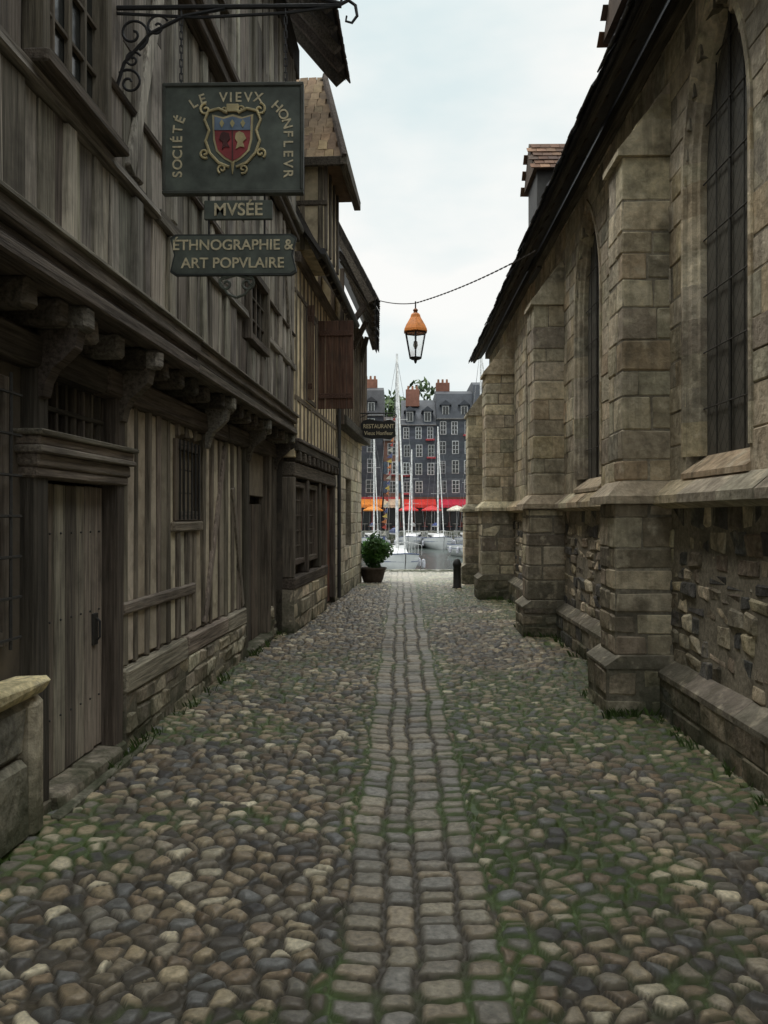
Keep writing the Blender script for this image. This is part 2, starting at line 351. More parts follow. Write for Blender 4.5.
# ---------------------------------------------------------------- church (right)
church=empty('stone_church')
ash=MB();rub=MB();mo=MB();gl=MB();ir=MB();tr=MB()
XW=2.17; YE=21.0; ZT=5.55
WIN=[(1.4,.5,4.12),(5.98,.5,4.12),(10.0,.55,4.05),(14.2,.5,4.05)]; ZB=2.05
RC=.13
def arch_hw(w,o,zs,z,H=1.04):
    Rr=(H*H+w*w)/(2*w); t=z-zs
    if t<=0: return w+o
    v=(Rr+o)**2-t*t
    if v<=0: return None
    r=math.sqrt(v)-(Rr-w); return r if r>0 else None
def hole(yc,w,zs):
    def f(z):
        if z<ZB-.12: return None
        r=arch_hw(w,.10,zs,z)
        return (yc-r,yc+r) if r else None
    return f
course_wall(rub,mo,-4,YE,0,.36,2.05,-1,.18,.5,RUB,depth=.4,cham=.02,fr=.01,jit=.008)
mo.box((2.06,-4,.35),(2.3,YE,.362),(.15,.14,.11),.001)
y=-4
while y<YE:
    L=min(U(.6,1.1),YE-y); tr.extr([(2.04,y,.33),(2.04,y,.37),(2.16,y,.46),(2.3,y,.46),(2.3,y,.33)],(0,L-.005,0),vc((.18,.16,.125),.2)); y+=L
course_wall(rub,mo,-4,YE,.44,1.70,XW,-1,.14,.24,RUB+ASH[:3],gap=.014,cham=.02,fr=.014,jit=.014,zvar=.3,depth=.3)
course_wall(ash,mo,-4,YE,1.86,ZT,XW,-1,.25,.40,ASH,holes=[hole(*a) for a in WIN],depth=.3,fr=.006,jit=.004,cham=.008,gap=.005,zvar=.25)
y=-4
while y<YE:
    L=U(.5,.9); c=pick(ASH,.15); j=U(-.012,.012)
    tr.extr([(2.02+j,y,1.70),(2.02+j,y,1.76),(2.17,y,1.885),(2.3,y,1.885),(2.3,y,1.66),(2.12,y,1.66)],(0,min(L,YE-y)-.006,0),c); y+=L
def outline(yc,w,o,zs,x):
    pts=[(x,yc-(w+o),ZB)]; n0=8
    for i in range(1,n0+1): pts.append((x,yc-(w+o),ZB+(zs-ZB)*i/n0))
    H=1.04; Rr=(H*H+w*w)/(2*w); top=math.sqrt((Rr+o)**2-(Rr-w)**2); amax=math.asin(top/(Rr+o)); n=9
    for i in range(1,n+1):
        a=amax*i/n; pts.append((x,yc-((Rr+o)*math.cos(a)-(Rr-w)),zs+(Rr+o)*math.sin(a)))
    return pts+[(x,2*yc-p[1],p[2]) for p in pts[-2::-1]]
for yc,w_,zs in WIN:
    rings=[outline(yc,w_,o,zs,x) for o,x in((.155,XW+.02),(.155,XW-.014),(.11,XW-.014),(.095,XW+.02),(.05,XW+.035),(.035,XW+.07),(0,XW+.08),(0,XW+.16))]
    n=len(rings[0])
    for i in range(n-1):
        c=pick(ASH,.15)
        for a,b in zip(rings[:-1],rings[1:]): ash.add([a[i],a[i+1],b[i+1],b[i]],[(0,1,2,3)],c)
    gl.poly(outline(yc,w_,.02,zs,XW+RC),(0,0,0))
    tr.extr([(XW-.03,yc-w_-.12,1.88),(XW-.03,yc-w_-.12,1.92),(XW+.2,yc-w_-.12,ZB+.06),(XW+.2,yc-w_-.12,1.88)],(0,2*w_+.24,0),pick(ASH,.1))
    for k in range(7):
        z=ZB+.35+k*.42; hw=arch_hw(w_,0,zs,z)
        if hw: ir.tube([(XW+RC-.025,yc-hw,z),(XW+RC-.025,yc+hw,z)],.006,(.06,.055,.048),5)
    for k in(-1,0,1):
        yy=yc+k*w_*.5; zt=zs
        while arch_hw(w_,0,zs,zt+.05) and arch_hw(w_,0,zs,zt+.05)>abs(yy-yc): zt+=.05
        ir.tube([(XW+RC-.02,yy,ZB),(XW+RC-.02,yy,zt)],.006 if k else .013,(.065,.06,.05),5)
    for s in(-1,1):
        for k in range(-16,34):
            seg=[]
            for i in range(21):
                yy=-w_+2*w_*i/20; z=ZB+k*.15+s*(yy)*1.3+.2; hw=arch_hw(w_,0,zs,z)
                if z>ZB and hw and hw>=abs(yy)-.001: seg.append((XW+RC+.0005,yc+yy,z))
            if len(seg)>1: ir.tube([seg[0],seg[-1]],.0022,(.07,.066,.058),4,False)
for d,dx,top,dep in((-1.5,.05,4.55,.6),(6.93,.08,4.5,.52),(11.4,.06,4.4,.6),(16.4,-.08,4.3,.7),(20.1,-.12,3.95,.75)):
    pier(rub,mo,1.55+dx,2.2,d-.08,d+dep+.08,0,.4,.2,RUB[:3]+ASH[3:4],cham=.025,jit=.01)
    tr.extr([(1.545+dx,d-.085,.39),(1.545+dx,d-.085,.41),(1.66+dx,d-.085,.49),(2.2,d-.085,.49),(2.2,d-.085,.39)],(0,dep+.17,0),(.2,.18,.14))
    pier(ash,mo,1.64+dx,2.2,d,d+dep,.48,1.70,.23,ASH[1:4]+RUB[:3],cham=.014,jit=.006)
    c=pick(ASH,.1)
    a=1.57+dx; y0=d-.07; y1=d+dep+.07; zz=1.70
    V=[(a,y0,zz),(2.22,y0,zz),(2.22,y1,zz),(a,y1,zz),(a,y0,zz+.06),(2.22,y0,zz+.06),(2.22,y1,zz+.06),(a,y1,zz+.06),(a+.12,y0+.08,zz+.18),(2.22,y0+.08,zz+.18),(2.22,y1-.08,zz+.18),(a+.12,y1-.08,zz+.18)]
    tr.add(V,[(0,3,2,1),(0,1,5,4),(1,2,6,5),(2,3,7,6),(3,0,4,7),(4,5,9,8),(5,6,10,9),(6,7,11,10),(7,4,8,11),(8,9,10,11)],c)
    pier(ash,mo,1.71+dx,2.2,d+.03,d+dep-.03,1.88,top,.23,ASH,cham=.009,jit=.004)
    for i in range(3):
        xa=1.67+dx+i*.15; za=top+i*.2
        tr.extr([(xa,d+i*.006,za),(xa,d+i*.006,za+.05),(xa+.2,d+i*.006,za+.29),(2.25,d+i*.006,za+.29),(2.25,d+i*.006,za)],(0,dep-i*.012,0),pick(ASH,.2))
ash.obj('ashlar_wall','ashlar',church); rub.obj('rubble_base','rubble',church); mo.obj('mortar_core','mortar',church); tr.obj('string_course','ashlar',church)
gl.obj('lancet_glazing','churchglass',church); ir.obj('saddle_bars','iron',church)
rf=MB();rw=MB()
EX,EZ=1.70,5.36
rf.extr([(EX+.04,-4,EZ+.02),(EX+.04,-4,EZ+.06),(5.2,-4,10.3),(5.3,-4,10.2),(EX+.3,-4,EZ+.12)],(0,YE+4.2,0),(.05,.05,.055))
y=-4
while y<YE+.2:
    L=U(.17,.24)
    for k in range(5):
        s=k*.16; j=U(-.014,.014) if k==0 else 0
        rf.obox((EX+s*.577+j+.06,y+L/2,EZ+s*.816+.12),((.577,0,.816),(0,1,0),(-.816,0,.577)),(.12,L/2-.003,.008),vc((.05,.05,.055),.35),.002,.004)
    y+=L
y=-3.8
while y<YE:
    rw.beam((EX+.1,y,EZ+.03),(2.3,y,EZ+.68),.09,.11,vc((.07,.058,.045),.3)); y+=.45
rw.box((EX+.08,-4,EZ-.035),(EX+.13,YE,EZ+.03),(.05,.044,.036),.005)
rw.box((2.075,-4,ZT-.12),(2.4,YE,ZT+.02),(.08,.07,.055),.005)
rf.obj('roof_slates','slate',church); rw.obj('rafters','woodh',church)
bd=MB(); bd.box((2.52,-3.9,0),(8,YE-.05,5.3),(.1,.09,.08),.01)
bd.extr([(2.3,YE-.3,5.3),(8,YE-.3,5.3),(5.2,YE-.3,10)],(0,.25,0),(.3,.26,.2)); bd.box((2.2,YE-.25,0),(8,YE,5.3),(.35,.3,.22),.01); bd.obj('nave_body','render',church)
dm=MB();dt=MB()
def tiles(mb,o,u,v,nu,nv,tw,tl,pal):
    u=Vector(u).normalized();v=Vector(v).normalized();n=u.cross(v).normalized()
    if n.z<0:n=-n
    for j in range(nv):
        for i in range(nu):
            c=Vector(o)+u*((i+.5+(j%2)*.5-.25)*tw)+v*((j+.5)*tl)+n*(.012+U(0,.006))
            mb.obox(c,(u,(v-n*.12).normalized(),n),(tw/2-.003,tl*.62,.007),vc(random.choice(pal),.25),.002,.002)
TIL=[(.17,.09,.055),(.13,.075,.05),(.22,.13,.08),(.10,.065,.05)]
for d0,zt,xo in((13.2,6.9,.08),(8.4,6.75,.25)):
    dm.box((2.02+xo,d0,5.4),(3.2,d0+.9,zt),(.07,.065,.06),.01)
    dt.extr([(1.96+xo,d0-.1,zt),(1.96+xo,d0+.45,zt+.6),(1.96+xo,d0+1.0,zt)],(1.6,0,0),(.1,.07,.05))
    tiles(dt,(1.94+xo,d0-.12,zt-.02),(1,0,0),(0,.56,.62),11,6,.15,.13,TIL); tiles(dt,(1.94+xo,d0+1.02,zt-.02),(1,0,0),(0,-.56,.62),11,6,.15,.13,TIL)
dm.obj('dormer_walls','slate',church); dt.obj('dormer_tiles','tile',church)

# ---------------------------------------------------------------- museum (left)
mus=empty('museum_building',(-2.066,0,0),-.03)
GR=[(.215,.196,.165),(.17,.156,.132),(.27,.247,.205),(.14,.127,.108),(.19,.17,.138),(.095,.083,.069),(.12,.107,.088)]
DK=[(.07,.058,.047),(.055,.047,.038),(.085,.072,.058)]
LT=[(.40,.35,.27),(.34,.30,.23),(.45,.40,.31),(.30,.26,.195),(.23,.20,.155)]
wv=MB();wh=MB();pl=MB();st=MB();mm=MB();gz=MB();irn=MB();dk=MB()
Y0,Y1=-3.5,11.6
DA,DB=4.58,5.60
dk.box((-4,Y0,0),(-.16,Y1,2.9),(.03,.027,.024),.01); dk.box((-4,Y0,2.72),(.17,Y1,7.7),(.035,.03,.027),.01)
pl.box((-.16,5.74,.5),(-.035,9.65,2.4),(.17,.145,.11),.002); pl.box((-.16,Y0,.0),(-.04,4.45,2.4),(.10,.086,.07),.002); pl.box((-.16,9.65,1.85),(-.04,Y1,2.4),(.2,.17,.13),.002); pl.box((-.16,11.2,.3),(-.04,Y1,2.4),(.2,.17,.13),.002)
course_wall(st,mm,5.78,9.65,0,.40,.05,1,.13,.3,RUB[:3]+ASH[3:5],gap=.012,cham=.02,fr=.014,jit=.014,depth=.3)
course_wall(st,mm,11.2,Y1,0,.40,.05,1,.13,.3,RUB[:3]+ASH[3:5],gap=.012,cham=.02,fr=.012,jit=.012,depth=.3)
y=5.77
while y<9.6:
    L=min(U(1.2,1.9),9.66-y); wh.box((-.1,y+.003,.40),(.06,y+L-.003,.57),vc((.19,.165,.13),.2),.015,.01); y+=L
def in_win(y,wins):
    for a,b,c,d in wins:
        if y>a-.05 and y<b+.05: return (a,b,c,d)
    return None
gw=[(7.0,7.8,1.55,2.22)]
y=5.85
while y<9.6:
    wst=U(.055,.10); ww=in_win(y,gw); c=vc((.13,.112,.088),.3); lean=U(-.035,.035)
    segs=[(.57,1.5),(2.27,2.38)] if ww else [(.57,2.38)]
    for a,b in segs:
        wv.obox((-.024,y,(a+b)/2),((1,0,0),(0,1,lean),(0,-lean,1)),(.032+U(0,.010),wst/2,(b-a)/2),c,.01,.01)
    yy=y+wst/2+.012
    for a,b in segs:
        bw2=U(.13,.19); l2=U(-.01,.01); pl.obox((-.026+U(0,.008),yy+bw2/2,(a+b)/2),((1,0,0),(0,1,l2),(0,-l2,1)),(.024,bw2/2,(b-a)/2-.02),pick(LT,.18),.01,.006)
    y+=U(.24,.3)
wh.box((-.06,5.78,.92),(.03,7.6,1.01),vc((.17,.145,.115)),.012,.01); wh.box((-.06,6.95,1.47),(.035,7.85,1.55),vc((.15,.13,.10)),.012,.006)
wv.beam((.012,7.95,.6),(.012,8.75,2.3),.09,.04,vc((.14,.12,.095)),up=(1,0,0),ch=.01)
wv.beam((.012,9.6,.6),(.012,9.1,1.9),.09,.04,vc((.14,.12,.095)),up=(1,0,0),ch=.01)
def window(y0,y1,z0,z1,x,ny,nz,fc=(.09,.075,.06),bar=.02,deep=.07,parent=None):
    gz.box((x-deep-.02,y0,z0),(x-deep,y1,z1),(0,0,0),.001)
    for a in(y0,y1): wv.box((x-deep-.02,a-.04,z0-.04),(x+.012,a+.04,z1+.04),vc(fc),.006,.003)
    for a in(z0,z1): wh.box((x-deep-.02,y0+.038,a-.04),(x+.008,y1-.038,a+.04),vc(fc),.006,.003)
    for i in range(1,ny):
        a=y0+(y1-y0)*i/ny; b=bar*(1.7 if (ny%2==0 and i==ny//2) else 1); wv.box((x-deep+.001,a-b/2,z0),(x-deep+.03,a+b/2,z1),vc(fc),.003)
    for i in range(1,nz):
        a=z0+(z1-z0)*i/nz; wh.box((x-deep+.001,y0,a-bar/2),(x-deep+.026,y1,a+bar/2),vc(fc),.003)
window(7.05,7.75,1.6,2.2,.01,4,3); 
for k in range(6): irn.tube([(.03,7.1+k*.12,1.57),(.03,7.1+k*.12,2.24)],.008,(.03,.03,.03),5)
window(2.9,4.2,1.0,2.25,.0,4,5)
for k in range(9): irn.tube([(.05,2.95+k*.15,.95),(.05,2.95+k*.15,2.3)],.009,(.035,.033,.03),5)
for k in range(7): irn.tube([(.052,2.9,1.0+k*.2),(.052,4.25,1.0+k*.2)],.008,(.035,.033,.03),5)
def door(y0,y1,z0,z1,x,n,pal):
    w_=(y1-y0)/n
    for i in range(n):
        wv.box((x-.05,y0+i*w_+.004,z0+U(0,.015)),(x+U(-.005,.005),y0+(i+1)*w_-.004,z1-U(0,.01)),pick(pal,.22),.006,.004)
door(DA,DB,.11,1.79,-.05,7,[(.175,.15,.122),(.145,.125,.102),(.20,.173,.14),(.12,.10,.082)])
irn.tube([(-.03,5.45,.95),(-.01,5.45,.93),(-.01,5.45,.83),(-.03,5.45,.81)],.008,(.03,.03,.03)); irn.box((-.055,5.41,.78),(-.035,5.49,.98),(.03,.028,.025),.003)
for zz in(.45,1.0,1.5):
    for k in range(7): irn.lathe((-.045,DA+.07+k*.146,zz),[(0,-.008),(.009,0),(0,.008)],(.03,.028,.025),6)
door(9.85,11.1,.08,1.75,-.06,6,[(.07,.058,.047),(.085,.07,.056)])
for y_,w_,zt in((4.50,.15,2.4),(5.675,.14,2.4),(9.74,.15,2.4),(11.18,.14,2.4),(2.7,.18,2.4),(.8,.18,2.4),(11.52,.16,2.4)):
    wv.box((-.12,y_-w_/2,.08),(.05,y_+w_/2,zt),pick(DK,.2),.018,.01)
    st.box((-.12,y_-w_/2-.02,0),(.065,y_+w_/2+.02,.1),vc((.2,.18,.14)),.02,.006)
st.box((-.14,4.60,0),(.11,5.1,.10),vc((.3,.26,.2)),.02,.01); st.box((-.14,5.11,0),(.10,5.58,.105),vc((.26,.23,.18)),.02,.01); st.box((-.14,9.84,0),(.1,11.1,.08),vc((.22,.2,.16)),.02,.006)
st.box((.11,4.45,0),(.17,6.0,.045),vc((.22,.2,.16)),.02,.01)
for a,b,x in((1.80,1.86,.062),(1.86,1.93,.075),(1.93,1.965,.105),(1.965,2.02,.09),(2.02,2.05,.12)): wh.box((-.1,4.41-(x-.06),a),(x,5.76+(x-.06),b+.001),vc((.15,.13,.105),.1),.01,.004)
gz.box((-.12,4.56,2.05),(-.1,5.62,2.36),(0,0,0),.001)
for k in range(8): wv.box((-.1,4.63+k*.13,2.05),(-.05,4.66+k*.13,2.38),pick(DK),.004)
wh.box((-.1,4.56,2.19),(-.045,5.62,2.22),pick(DK),.004)
for a,b in((Y0,1.5),(1.5,5.4),(5.4,8.7),(8.7,Y1)): wh.box((-.14,a+.003,2.37),(.07,b-.003,2.55),pick(DK,.2),.02,.01)
y=Y0+.2
while y<Y1:
    L=U(.10,.13); wh.box((-.2,y-L/2,2.56),(.25+U(-.02,.02),y+L/2,2.70),pick(DK+GR[3:4],.25),.02,.008); y+=U(.39,.45)
for y_ in(.8,2.7,4.50,5.68,7.9,9.74,11.5):
    P=[(.045,2.22),(.07,2.23),(.085,2.30),(.12,2.37),(.18,2.42),(.24,2.48),(.26,2.58),(.045,2.58)]
    wh.extr([(p[0],y_-.05,p[1]) for p in P],(0,.10,0),pick(DK+GR[3:4],.2)); wh.box((.04,y_-.065,2.57),(.31,y_+.065,2.70),vc(GR[3],.2),.02,.006)
pl.box((-.2,Y0,2.705),(.2,Y1,2.73),(.08,.066,.052),.002)
for x,a,b,cc in((.33,2.70,2.78,(.10,.086,.07)),(.30,2.78,2.84,(.07,.06,.05)),(.335,2.84,2.93,(.12,.105,.085)),(.36,2.93,2.965,(.14,.125,.1))):
    for p,q_ in((Y0,2.2),(2.2,6.6),(6.6,Y1)): wh.box((.1,p+.002,a),(x,q_-.002,b+.001),vc(cc,.15),.012,.008)
XU=.28
wins=[(3.85,4.75,3.68,5.1),(8.5,9.6,3.35,4.15),(.6,1.6,3.68,5.1),(6.6,7.4,5.9,6.9)]
def boards(za,zb,x,pal,bw=(.07,.24)):
    y=Y0
    while y<Y1-.02:
        L=min(U(*bw),Y1-y); segs=[(za,zb)]
        for a,b,c,d in wins:
            if y<b and y+L>a:
                ns=[]
                for s0,s1 in segs:
                    if c>s0: ns.append((s0,min(s1,c)))
                    if d<s1: ns.append((max(s0,d),s1))
                segs=[s for s in ns if s[1]-s[0]>.03]
        xo=U(-.016,.012); g_=U(.003,.008)
        if R()<.3 and len(segs)==1 and segs[0][1]-segs[0][0]>1: zc=U(segs[0][0]+.4,segs[0][1]-.4); segs=[(segs[0][0],zc),(zc,segs[0][1])]
        for s0,s1 in segs: wv.box((x-.06,y+g_,s0+.003),(x+xo,y+L-g_,s1-.003),pick(pal,.25),.005,.008)
        y+=L
boards(2.965,3.55,XU,GR); boards(3.64,5.3,XU,GR); boards(5.48,7.7,XU+.05,GR[1:5])
def rail(z0,z1,x,pal,skip=True):
    segs=[(Y0,Y1)]
    for a,b,c,d in wins:
        if z0<d and z1>c: 
            ns=[]
            for s0,s1 in segs:
                if a<s1 and b>s0: ns+=[(s0,a),(b,s1)]
                else: ns.append((s0,s1))
            segs=ns
    for a,b in segs:
        y=a
        while y<b-.01:
            L=min(U(2.2,3.6),b-y); wh.box((x-.1,y+.002,z0),(x,y+L-.002,z1),pick(pal,.15),.012,.009); y+=L
rail(3.555,3.635,XU+.04,GR[1:4]); rail(5.30,5.40,XU+.09,DK); rail(5.40,5.48,XU+.14,DK+GR[3:4]); rail(4.02,4.07,XU+.03,DK+GR[3:4])
y=Y0+.3
while y<Y1:
    for za,zb in((2.965,3.55),(3.64,5.3),(5.48,7.6)):
        if not any(a-.1<y<b+.1 and za<d and zb>c for a,b,c,d in wins): wv.box((XU-.03,y-.06,za+.002),(XU+.03+(za>5)*.05,y+.06,zb-.002),pick(GR[:4],.25),.012,.01)
    y+=U(.7,1.0)
wv.beam((XU+.02,5.1,3.66),(XU+.02,5.75,5.25),.11,.04,pick(GR),up=(1,0,0),ch=.01); wv.beam((XU+.02,11.3,3.66),(XU+.02,10.6,5.25),.11,.04,pick(GR),up=(1,0,0),ch=.01)
for (a,b,c,d) in wins[:3]: window(a+.06,b-.06,c+.06,d-.06,XU+.04,4,5 if d-c>1 else 3,fc=(.08,.068,.054),bar=.022)
window(6.66,7.34,5.95,6.85,XU+.09,4,4)
wh.box((XU,3.78,3.62),(XU+.12,4.82,3.68),pick(DK),.01,.003)
rm=MB(); rm.extr([(.96,Y0,7.60),(.96,Y0,7.68),(-3.6,Y0,13.0),(-3.7,Y0,12.9)],(0,Y1-Y0+.25,0),(.055,.05,.048))
y=Y0
while y<Y1+.2:
    L=U(.15,.2)
    for k in range(10): rm.obox((.94-k*.11,y+L/2,7.70+k*.127),((-.65,0,.76),(0,1,0),(.76,0,.65)),(.12,L/2-.003,.01),vc((.07,.055,.05),.3),.002,.004)
    y+=L
wh.box((-3,Y0,7.5),(.36,Y1,7.9),(.05,.045,.04),.01)
y=Y0+.1
while y<Y1+.2: wh.beam((.94,y,7.56),(.04,y,8.6),.09,.12,pick(DK)); y+=.45
wh.beam((.92,Y1+.21,7.57),(-2.5,Y1+.21,11.6),.04,.22,pick(DK))
rm.obj('roof_tiles','slate',mus)
wv.obj('upright_boards_and_studs','woodv',mus); wh.obj('horizontal_beams','woodh',mus); pl.obj('infill_panels','plaster',mus); st.obj('stone_plinth','rubble',mus); mm.obj('plinth_mortar','mortar',mus); gz.obj('window_panes','glass',mus); irn.obj('ironwork','iron',mus); dk.obj('building_core','plaster',mus)

sb=empty('stone_bench',(-2.066,0,0),-.03); b=MB()
b.box((-.03,2.4,.70),(.165,3.5,.80),(.5,.44,.28),.035,.014); b.box((-.03,3.51,.705),(.17,4.33,.805),(.55,.47,.28),.035,.014); b.box((-.03,2.5,.42),(.12,3.5,.695),vc((.24,.22,.17)),.03,.01); b.box((-.03,3.51,.42),(.11,4.2,.695),vc((.2,.19,.15)),.03,.01)
b.box((-.03,2.5,0),(.13,3.2,.415),vc((.18,.17,.135)),.03,.01); b.box((-.03,3.21,0),(.12,4.2,.415),vc((.2,.18,.145)),.03,.01); b.box((-.05,4.205,0),(.14,4.35,.695),vc((.3,.27,.21)),.03,.01)
b.obj('blocks','rubble',sb)

# ---------------------------------------------------------------- timber house and stone house
def frame2(name): return empty(name,(-2.155,0,0),-.057)
th=frame2('timber_framed_house'); wv=MB();wh=MB();pl=MB();st=MB();mm=MB();gz=MB();rm=MB();dt=MB()
A0,A1=11.66,15.95
pl.box((-4,A0,0),(-.1,A1,2.6),(.06,.052,.044),.01); pl.box((-4,A0,2.4),(.065,A1,5.3),(.58,.48,.32),.01)
course_wall(st,mm,A0,14.8,0,.6,.06,1,.2,.5,ASH,gap=.01,cham=.02,fr=.008,jit=.01,depth=.3)
wh.box((-.12,A0,.6),(.07,14.85,.76),pick(DK),.015,.005); wh.box((-.12,A0,2.14),(.06,A1,2.34),pick(DK),.015,.005)
for y_ in(11.74,12.9,14.1,14.8,15.87): wv.box((-.12,y_-.08,.1 if y_>14.5 else .76),(.05,y_+.08,2.14),pick(DK,.2),.015,.005)
window(11.86,12.78,.95,2.05,.0,5,5); window(13.02,13.98,.95,2.05,.0,5,5)
pl.box((-.12,14.15,.76),(-.03,14.75,2.14),(.25,.22,.165),.004)
for i in range(5): wv.box((-.08,14.9+i*.178+.003,.05),(-.04,14.9+(i+1)*.178-.003,2.1),vc((.13,.06,.04),.2),.004)
y=A0+.15
while y<A1: wh.box((-.1,y-.06,2.35),(.13,y+.06,2.48),pick(DK,.2),.012,.004); y+=.4
wh.box((-.1,A0,2.485),(.12,A1,2.60),pick(DK),.012,.004); wh.box((-.1,A0,2.60),(.14,A1,2.66),pick(DK),.012,.004)
y=A0+.07
while y<A1:
    inw=12.5<y<13.5
    for a,b_ in ([(2.66,3.25),(4.72,5.1)] if inw else [(2.66,5.1)]): wv.box((-.02,y-.045,a),(.078,y+.045,b_),vc((.12,.10,.075),.25),.008,.006)
    y+=.32
for z in(3.22,4.68): wh.box((-.02,A0,z-.04),(.082,A1,z+.04),vc((.11,.09,.068),.2),.01,.004)
wh.box((-.02,A0,5.05),(.14,A1,5.2),pick(DK),.01,.004)
window(12.55,13.42,3.32,4.6,.07,4,4)
def shutter(y,x0,x1,z0,z1,dy=0):
    n=5
    for i in range(n):
        a=x0+(x1-x0)*i/n; b2=x0+(x1-x0)*(i+1)/n; yy=y+dy*i/n; wv.box((a+.003,yy,z0),(b2-.003,yy+.03,z1),vc((.09,.052,.038),.15),.004)
    for z in(z0+.2,z1-.2): wh.box((x0+.02,y-.025,z-.04),(x1-.02,y-.001,z+.04),vc((.08,.048,.036),.1),.004)
shutter(13.48,.1,.66,3.28,4.66); shutter(12.46,.1,.2,3.28,4.66)
rm.extr([(.42,A0,5.15),(.42,A0,5.23),(-2.2,A0,9.3),(-2.4,A0,9.2)],(0,A1-A0,0),(.06,.053,.05))
y=A0
while y<A1:
    L=.18
    for k in range(14): rm.obox((.40-k*.078,y+L/2,5.23+k*.121),((-.56,0,.83),(0,1,0),(.83,0,.56)),(.11,L/2-.003,.01),vc((.09,.06,.048),.3),.002,.004)
    y+=L
y=A0+.1
while y<A1: wh.beam((.40,y,5.12),(.0,y,5.9),.08,.1,pick(DK)); y+=.4
dt.tube([(.46,A0-.1,5.16),(.46,A1,5.13)],.045,(.04,.04,.042),8); dt.tube([(.42,A1-.1,5.1),(.15,A1-.1,4.9),(.13,A1-.1,4.7),(.13,A1-.1,.1)],.035,(.05,.05,.05),8)
pl.box((-1.6,11.95,5.3),(.43,13.25,6.75),(.5,.42,.29),.01)
for y_ in(12.0,12.4,12.8,13.2): wv.box((.40,y_-.05,5.3),(.46,y_+.05,6.75),pick(DK,.2),.01,.003)
for x_ in(.37,.12,-.13,-.38,-.63,-.88): wv.box((x_-.035,11.93,5.3),(x_+.035,12.0,6.75),vc((.12,.1,.075),.2),.01,.003)
for z_ in(5.95,6.68): wh.box((-1.6,11.92,z_-.035),(.47,11.97,z_+.035),pick(DK),.01,.003)
dt2=MB()
E=[(.7,11.75,6.5),(.7,13.45,6.5),(.30,12.6,8.0),(-2.4,12.6,8.0),(-2.4,11.75,6.5),(-2.4,13.45,6.5)]
dt2.add(E,[(0,2,3,4),(1,5,3,2),(0,1,2),(0,4,5,1)],(.13,.085,.05))
for j in range(11):
    f0=j/11.; 
    for i in range(24):
        x_=.7-.036*j-.125*(i+.5*(j%2))-.06
        if x_>-2.3: dt2.obox((x_,11.75+.85*(f0+.045)-.01,6.5+1.5*(f0+.045)+.01),((1,0,0),(0,.493,.87),(0,-.87,.493)),(.06,.1,.008),vc(random.choice([(.26,.18,.105),(.22,.15,.09),(.18,.125,.08),(.29,.21,.125)]),.15),.002,.004)
wh.beam((.72,11.72,6.46),(.32,12.6,8.02),.06,.16,pick(DK)); wh.beam((.72,13.48,6.46),(.32,12.6,8.02),.06,.16,pick(DK)); wh.beam((.72,11.74,6.44),(-2.4,11.74,6.44),.06,.12,pick(DK)); wh.beam((.72,11.7,6.44),(.72,13.5,6.44),.1,.12,pick(DK))
dt2.obj('dormer_tiles','tile',th)
dt.obj('gutter','iron',th); rm.obj('roof_tiles','slate',th); wv.obj('studs_and_shutters','woodv',th); wh.obj('beams','woodh',th); pl.obj('plaster_infill','plaster',th); st.obj('stone_base','ashlar',th); mm.obj('base_mortar','mortar',th); gz.obj('window_panes','glass',th)

shs=frame2('stone_house'); wv=MB();wh=MB();pl=MB();st=MB();mm=MB();gz=MB();rm=MB();irn=MB()
B0,B1=15.98,20.8
def rect(a,b_,c,d): return lambda z:(a,b_) if c<z<d else None
course_wall(st,mm,B0,B1,0,3.3,.04,1,.25,.42,[(.45,.4,.3),(.4,.355,.275),(.48,.42,.31),(.36,.325,.25)],holes=[rect(17.6,18.6,.9,2.3)],gap=.008,cham=.014,depth=.3)
pl.box((-4,B0,0),(-.2,B1,5.7),(.2,.18,.14),.01); gz.box((-.18,17.5,.8),(-.15,18.7,2.4),(0,0,0),.001)
for a in(17.6,18.1,18.6): wv.box((-.14,a-.03,.9),(-.08,a+.03,2.3),(.3,.28,.24),.004)
pl.box((-.2,B0+.02,3.3),(.17,B1,5.75),(.42,.355,.245),.01)
wh.box((-.1,B0,3.3),(.26,B1,3.48),pick(DK),.012,.004)
y=B0+.08
while y<B1: wv.box((.1,y-.05,3.48),(.2,y+.05,5.7),vc((.09,.074,.058),.2),.01,.004); y+=.4
for x_ in(-.5,-.25,.0,.17): wv.box((x_-.04,B0-.03,3.3),(x_+.04,B0+.03,6.6 if x_<.1 else 6.2),vc((.09,.074,.058),.2),.01,.004)
pl.extr([(-2.6,B0,5.6),(.17,B0,5.6),(.17,B0,6.1),(-2.0,B0,10)],(0,.2,0),(.42,.36,.25))
tipx=lambda y: .80-(y-B0)*.085
def rprof(y,x): return [(x,y,5.55),(x+.02,y,5.64),(-1.9,y,11.0),(-2.1,y,10.9)]
rm.loft(rprof(B0-.15,tipx(B0)),rprof(B1+.15,tipx(B1)),(.045,.042,.045))
y=B0-.15
while y<B1:
    L=.18
    for k in range(20): rm.obox((tipx(y)*(1-k/37)+.01-k*.051,y+L/2,5.66+k*.142),((-.457,0,.889),(0,1,0),(.889,0,.457)),(.11,L/2-.003,.008),vc((.06,.054,.054),.3),.002,.004)
    y+=L
wh.beam((.76,B0-.13,5.55),(-1.4,B0-.13,9.85),.04,.2,pick(DK))
for y_ in(B0+.1,17.5,19): wh.beam((.2,y_,5.0),(tipx(y_)-.2,y_,5.55),.08,.1,pick(DK)); 
y=B0
while y<B1: wh.beam((tipx(y)-.04,y,5.56),(.1,y,6.5),.08,.1,pick(DK)); y+=.5
